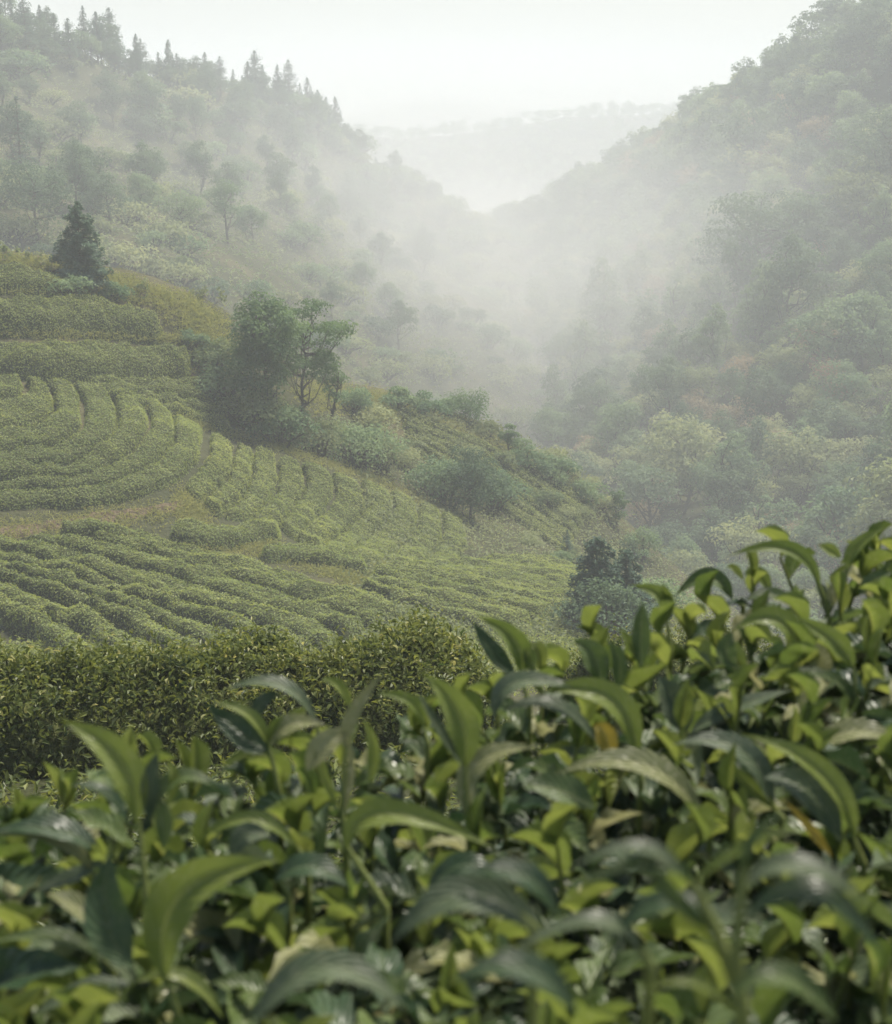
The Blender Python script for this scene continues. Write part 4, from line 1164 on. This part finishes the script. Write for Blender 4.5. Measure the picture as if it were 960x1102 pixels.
def hero_leaf(pts3, W, roll, fold=.5, nu=16, nv=6, wave=.03, seed=0, cam=np.zeros(3)):
    """a leaf whose midrib runs through three points in space; roll 0 faces the viewer side, 90 faces the sky"""
    g = np.random.default_rng(seed)
    b, m, t = pts3; c = 2 * m - (b + t) / 2
    u = np.linspace(0, 1, nu + 1)[:, None]
    C = (1 - u) ** 2 * b + 2 * u * (1 - u) * c + u ** 2 * t
    T = unit(np.gradient(C, axis=0))
    nf = unit(cam - C); nf = unit(nf - T * (nf * T).sum(1, keepdims=True))
    nu_ = np.array([0, 0, 1.0]) - T * T[:, 2:3]; nu_ = unit(nu_)
    nn = unit(nf * cos(roll) + nu_ * sin(roll)); S = np.cross(T, nn)
    Sf = np.cross(T, nf)
    W = (.8 if np.linalg.norm(cam - b) > .74 else .45) * W / max(.7, float(np.mean(np.abs((S * Sf).sum(1)))))
    uu = u[:, 0]
    wd = np.sin(pi * uu ** .86) ** .95 * (1 - .15 * uu ** 4); wd[0] = .06; wd[-1] = .01; wd = np.where(uu > .92, wd * .75, wd)
    v = np.linspace(-1, 1, nv + 1)
    ph = g.random() * 6
    x = v[None, :] * .5 * wd[:, None] * W
    x = x * (1 + .03 * np.sin(uu * 120)[:, None] * (np.abs(v) > .9))
    z = np.abs(v)[None, :] * .5 * wd[:, None] * W * fold + wave * W * np.sin(uu[:, None] * 15 + ph + (v[None, :] > 0) * 2) * np.abs(v)[None, :] ** 1.5
    P = C[:, None, :] + S[:, None, :] * x[..., None] + nn[:, None, :] * z[..., None]
    U, V = np.meshgrid(uu, (v + 1) / 2, indexing='ij')
    i, j = np.meshgrid(np.arange(nu), np.arange(nv), indexing='ij'); k = nv + 1
    F = np.stack([i * k + j, i * k + j + 1, (i + 1) * k + j + 1, (i + 1) * k + j], -1).reshape(-1, 4)
    return P.reshape(-1, 3), F, np.stack([U, V], -1).reshape(-1, 2)

def plane_depth(px, py, z=-.53):
    d = ray(px, py); return z / d[2]

seedc = [0]
def shoot_obj(stem, leaves, depth=None, rad=.0022):
    """one shoot: a stem and its leaves, each a mesh; all numbers in photo pixels at the shoot's own distance"""
    bx, by = stem[0]
    dep = depth or plane_depth(bx, by)
    base = atd(bx, by, dep)
    bi = bush_of(base); root = bush_roots[bi]; off = bpos[bi]
    e = empty('shoot'); e.parent = root; e.location = tuple(base - off)
    if len(stem) > 1:
        P = np.array([atd(x, y, dep) for x, y in stem]) - base
        t = np.linspace(0, 1, 9); s = np.linspace(0, 1, len(P))
        P = np.stack([np.interp(t, s, P[:, k]) for k in range(3)], -1)
    else:
        P = np.array([[0, 0, 0], [0, 0, .001]])
    P = np.r_[[P[0] + [0, .01, -.10]], P]
    T = Acc(); tube(T, P, np.linspace(rad * 1.25, rad * .7, len(P)), 7)
    T.make('stem', M['shoot'], e, smooth=True, uv=True)
    for lf in leaves:
        (x0, y0, x1, y1, x2, y2, w, kind, roll) = lf[:9]
        dt = lf[9] if len(lf) > 9 else 0.0            # how much farther the tip is than the base, in metres
        p = [atd(x0, y0, dep) - base, atd(x1, y1, dep + dt * .5) - base, atd(x2, y2, dep + dt) - base]
        seedc[0] += 1
        v, f, uv = hero_leaf(p, w / FPX * dep, radians(roll), fold={'young': .6, 'mid': .5}.get(kind, .35), seed=seedc[0], cam=-base)
        build('leaf', v, f, LM[kind], e, rnd=np.full(len(v), float(rng.uniform(.25, .8))), uv=uv, smooth=True)
    return e

# --- shoots traced one by one
H = shoot_obj
H([(160,1000),(155,940),(149,884)], [(147,886,128,818,64,775,46,'young',12), (160,884,163,840,170,808,26,'grey',20), (160,886,190,838,236,850,22,'mid',45), (138,886,112,852,74,846,15,'dark',55), (180,868,188,840,178,818,16,'young',20), (176,915,176,880,168,856,24,'mid',10)])
H([(190,1090),(180,1052)], [(178,1054,196,962,304,926,66,'young',8), (142,1042,114,985,122,914,62,'dark',15), (240,1096,196,1052,140,1060,20,'young',50), (140,1060,88,1066,28,1098,24,'grey',50)])
H([(120,1045),(110,1032)], [(108,1032,58,1008,-14,1016,20,'mid',50), (112,1006,84,975,48,962,30,'pale',30), (150,1060,120,1020,96,960,26,'grey',25)])
H([(104,960),(100,938)], [(100,938,52,898,-10,902,26,'pale',45), (104,918,60,892,-14,896,30,'dark',50), (120,925,75,945,28,962,20,'grey',50)])
H([(330,930),(320,912)], [(320,912,268,882,212,908,20,'young',40), (330,945,345,905,330,875,16,'mid',20)])
H([(372,905),(368,872),(372,802)], [(372,808,380,770,414,722,20,'pale',20), (398,842,402,808,390,770,18,'young',15), (364,874,350,838,336,806,12,'young',20), (368,880,378,830,372,786,10,'pale',20), (330,830,352,800,376,788,34,'pale',25)])
H([(460,800),(456,784)], [(456,784,440,754,402,748,16,'young',25), (378,764,364,738,344,732,13,'young',30)])
H([(345,800),(340,776)], [(340,776,300,736,238,744,18,'grey',48), (274,780,282,756,304,746,20,'grey',20)])
H([(300,850),(290,806)], [(289,808,262,790,220,756,40,'dark',15), (290,806,268,770,226,756,16,'young',40), (292,802,312,780,352,780,26,'pale',35), (288,800,296,780,306,772,12,'young',10), (240,826,270,812,300,818,14,'young',40)])
H([(505,900),(501,850),(501,824)], [(500,826,494,770,454,724,44,'young',12), (504,882,514,822,582,804,32,'pale',35), (497,824,470,780,450,745,14,'grey',30)])
H([(690,840),(686,816)], [(686,816,655,752,578,746,38,'young',30), (645,802,595,758,536,768,18,'grey',48), (532,772,556,734,626,742,26,'grey',42), (660,820,650,790,638,782,30,'yellow',10)])
H([(570,760),(560,728)], [(561,728,554,690,512,662,30,'young',14), (556,730,530,700,508,668,24,'dark',20), (575,725,570,705,572,690,18,'mid',10)])
H([(655,770),(648,736)], [(647,736,638,706,616,688,36,'mid',15), (664,744,666,712,652,688,22,'mid',15), (690,720,690,680,692,646,26,'mid',15), (686,712,676,690,664,676,12,'young',30)])
H([(722,700),(718,668)], [(717,670,712,642,678,630,22,'young',18), (719,668,718,645,712,626,14,'young',20)])
H([(745,800),(738,786)], [(738,790,726,756,706,726,42,'grey',12), (742,790,790,762,856,742,22,'grey',50), (738,800,770,776,810,768,14,'grey',40)])
H([(800,652),(788,645)], [(788,645,762,622,726,642,24,'mid',35), (800,625,790,612,782,611,10,'young',30), (830,640,815,618,800,620,18,'young',35)])
H([(898,700),(890,650),(882,630)], [(882,632,850,592,784,598,20,'young',30), (862,655,830,640,800,648,16,'mid',45)])
H([(905,690),(905,655),(912,612)], [(912,612,922,588,954,566,18,'young',20), (898,652,900,632,920,606,18,'pale',20), (905,600,892,592,880,586,16,'young',30), (925,640,940,625,962,616,18,'mid',35)])
H([(866,760),(864,716)], [(864,717,838,668,786,680,30,'young',32), (788,680,782,704,796,718,28,'mid',10), (872,748,878,712,866,688,42,'pale',10)])
H([(925,790),(918,716)], [(918,718,896,690,854,662,28,'young',25), (930,786,900,734,832,722,16,'mid',45), (932,785,945,762,968,745,14,'pale',30)])
H([(972,706),(966,692)], [(968,692,942,672,916,678,28,'young',25), (975,760,960,735,950,705,40,'dark',15)])
H([(765,890),(756,880)], [(756,882,692,822,596,834,34,'pale',42), (640,870,600,850,560,846,40,'mid',40)])
H([(842,880),(834,872)], [(832,872,796,806,722,802,32,'grey',40), (836,872,802,842,768,808,20,'young',20)])
H([(930,930),(918,900)], [(920,904,884,832,798,790,30,'young',35), (895,922,872,892,844,862,13,'yellow',20), (905,905,868,850,820,838,44,'grey',30)])
H([(975,830),(965,812)], [(870,812,920,786,972,802,30,'pale',45), (930,860,940,835,920,820,40,'mid',15)])
H([(415,976),(385,930),(374,912)], [(372,914,418,876,534,914,36,'young',30), (460,960,500,930,540,950,30,'dark',40)])
H([(310,960),(300,946)], [(296,948,336,932,378,958,32,'dark',45), (290,900,262,900,250,930,30,'grey',20)])
H([(575,1000),(560,985)], [(590,1010,500,962,418,1020,92,'grey',25), (600,985,560,940,490,946,60,'dark',35)], depth=.70)
H([(300,1110),(290,1095)], [(270,1104,350,1040,440,1090,80,'grey',35), (420,1075,400,1060,380,1080,40,'dark',40)], depth=.66)
H([(800,1080),(770,1000),(745,950)], [(745,952,800,912,868,890,26,'young',40), (745,955,700,930,600,960,40,'mid',35), (740,950,690,912,610,936,34,'grey',40), (770,1000,720,960,690,900,40,'mid',15)], depth=.60, rad=.0026)
H([(800,1100),(792,1030),(800,935)], [(800,940,812,900,850,870,30,'mid',20), (795,960,860,930,940,980,50,'grey',40), (800,990,880,960,955,1040,60,'dark',35)], depth=.58, rad=.0026)
H([(760,1120),(750,1100)], [(798,1100,745,1058,684,1074,22,'young',40), (900,1100,840,1050,780,1080,60,'mid',35), (620,1090,560,1040,480,1060,70,'dark',35)], depth=.56)
H([(700,1040),(690,1020)], [(690,1030,640,990,540,1030,40,'grey',45), (660,1010,720,970,800,1000,50,'dark',40)], depth=.64)

# --- the rest of the canopy: young shoots over a bed of old leaves
g = np.random.default_rng(17)
N = 27000
x = g.uniform(-1.2, 1.4, N); y = g.uniform(.40, 2.15, N)
ok = (y < 1.50 + .62 * x) & (y > .40 + 0 * x) & (np.abs(x) < .36 * y + .62)
x, y = x[ok], y[ok]
z = canopy(x, y) - .03 - g.random(len(x)) ** 1.3 * .36
side = (y > 1.28 + .62 * x); z = np.where(side, z - g.random(len(x)) * .15, z)
base = np.c_[x, y, z]
az = g.uniform(0, 2 * pi, len(x)); el = g.uniform(-.25, .75, len(x))
td = np.c_[np.cos(az) * np.cos(el), np.sin(az) * np.cos(el), np.sin(el)]
up = np.array([0, 0, 1.0]) + g.normal(size=(len(x), 3)) * .3
LL = g.uniform(.036, .078, len(x)); near = canopy(x, y) - z < .10
frontal = y < .95  # nearest leaves get a darker colour mix, painting in the dim frame bottom
kindi = np.where(near & frontal, g.choice([0, 1, 2, 3, 4], len(x), p=[.04, .38, .34, .16, .08]), 0)
kindi = np.where(near & ~frontal, g.choice([0, 1, 2, 3, 4], len(x), p=[.12, .42, .20, .15, .11]), np.where(near, kindi, g.choice([1, 2, 3], len(x), p=[.2, .6, .2])))
LL = np.where(kindi == 0, LL * .8, LL)
ti = g.integers(5, size=len(x)); who = np.array([bush_of(p) for p in base])
for b, root in enumerate(bush_roots):
    A = Acc()
    for k in range(5):
        for mk in range(5):
            s = (who == b) & (ti == k) & (kindi == mk)
            if s.any():
                place_leaves(A, tmpl['old'][k] if mk else tmpl['young'][min(k, 3)], base[s] - bpos[b], td[s], up[s], LL[s], LL[s] * g.uniform(.3, .42, s.sum()), g.random(s.sum()), mk)
    f = A.make('foliage', LMATS, root, smooth=True, uv=True)
    f['kind'] = 'stuff'

# young shoots between the traced ones
ns = 0
pts = []
tries = 0
while len(pts) < 290 and tries < 9000:
    tries += 1
    px_ = g.uniform(-1.0, 1.2); py_ = g.uniform(.55, 2.0)
    if py_ > 1.36 + .62 * px_ or abs(px_) > .33 * py_ + .25: continue
    if py_ < .95 and g.random() < .62: continue
    if any((px_ - q[0]) ** 2 + (py_ - q[1]) ** 2 < .047 ** 2 for q in pts): continue
    pts.append((px_, py_))
for (sx_, sy_) in pts:
    zt = float(canopy(sx_, sy_))
    p0 = np.array([sx_, sy_, zt - .07]); bi = bush_of(p0)
    e = empty('shoot', tuple(p0 - bpos[bi])); e.parent = bush_roots[bi]
    hgt = g.uniform(.04, .085) * (.7 if sx_ < .05 else 1.0); lean = g.normal(size=2) * .018
    stem = np.array([[0, 0, 0], [lean[0] * .4, lean[1] * .4, hgt * .5], [lean[0], lean[1], hgt]])
    T = Acc(); tube(T, stem, np.array([.0022, .0018, .0013]), 6); T.make('stem', M['shoot'], e, smooth=True, uv=True)
    nl = int(g.integers(3, 6)); a0 = g.uniform(0, 6.28)
    for k in range(nl):
        f = (k + 1) / nl
        b = np.array([np.interp(f, [0, .5, 1], stem[:, c]) for c in range(3)])
        a = a0 + 2.4 * k; el = radians(np.interp(f, [0, 1], [25, 78])) + g.normal() * .15
        t = np.array([[cos(a) * cos(el), sin(a) * cos(el), sin(el)]])
        upv = np.array([[-cos(a) * sin(el), -sin(a) * sin(el), cos(el)]]) + g.normal(size=(1, 3)) * .15
        L_ = np.interp(f, [0, 1], [.056, .038]) * g.uniform(.8, 1.2)
        kd = 'young' if f > .6 else g.choice(['mid', 'young', 'dark', 'pale', 'grey'], p=[.40, .12, .22, .12, .14])
        A = Acc(); place_leaves(A, tmpl['young'][int(g.integers(1, 4))] if kd == 'young' else tmpl['old'][int(g.integers(4))], b[None], t, upv, L_, L_ * g.uniform(.28, .38), g.random())
        A.make('leaf', LM[kd], e, smooth=True, uv=True)
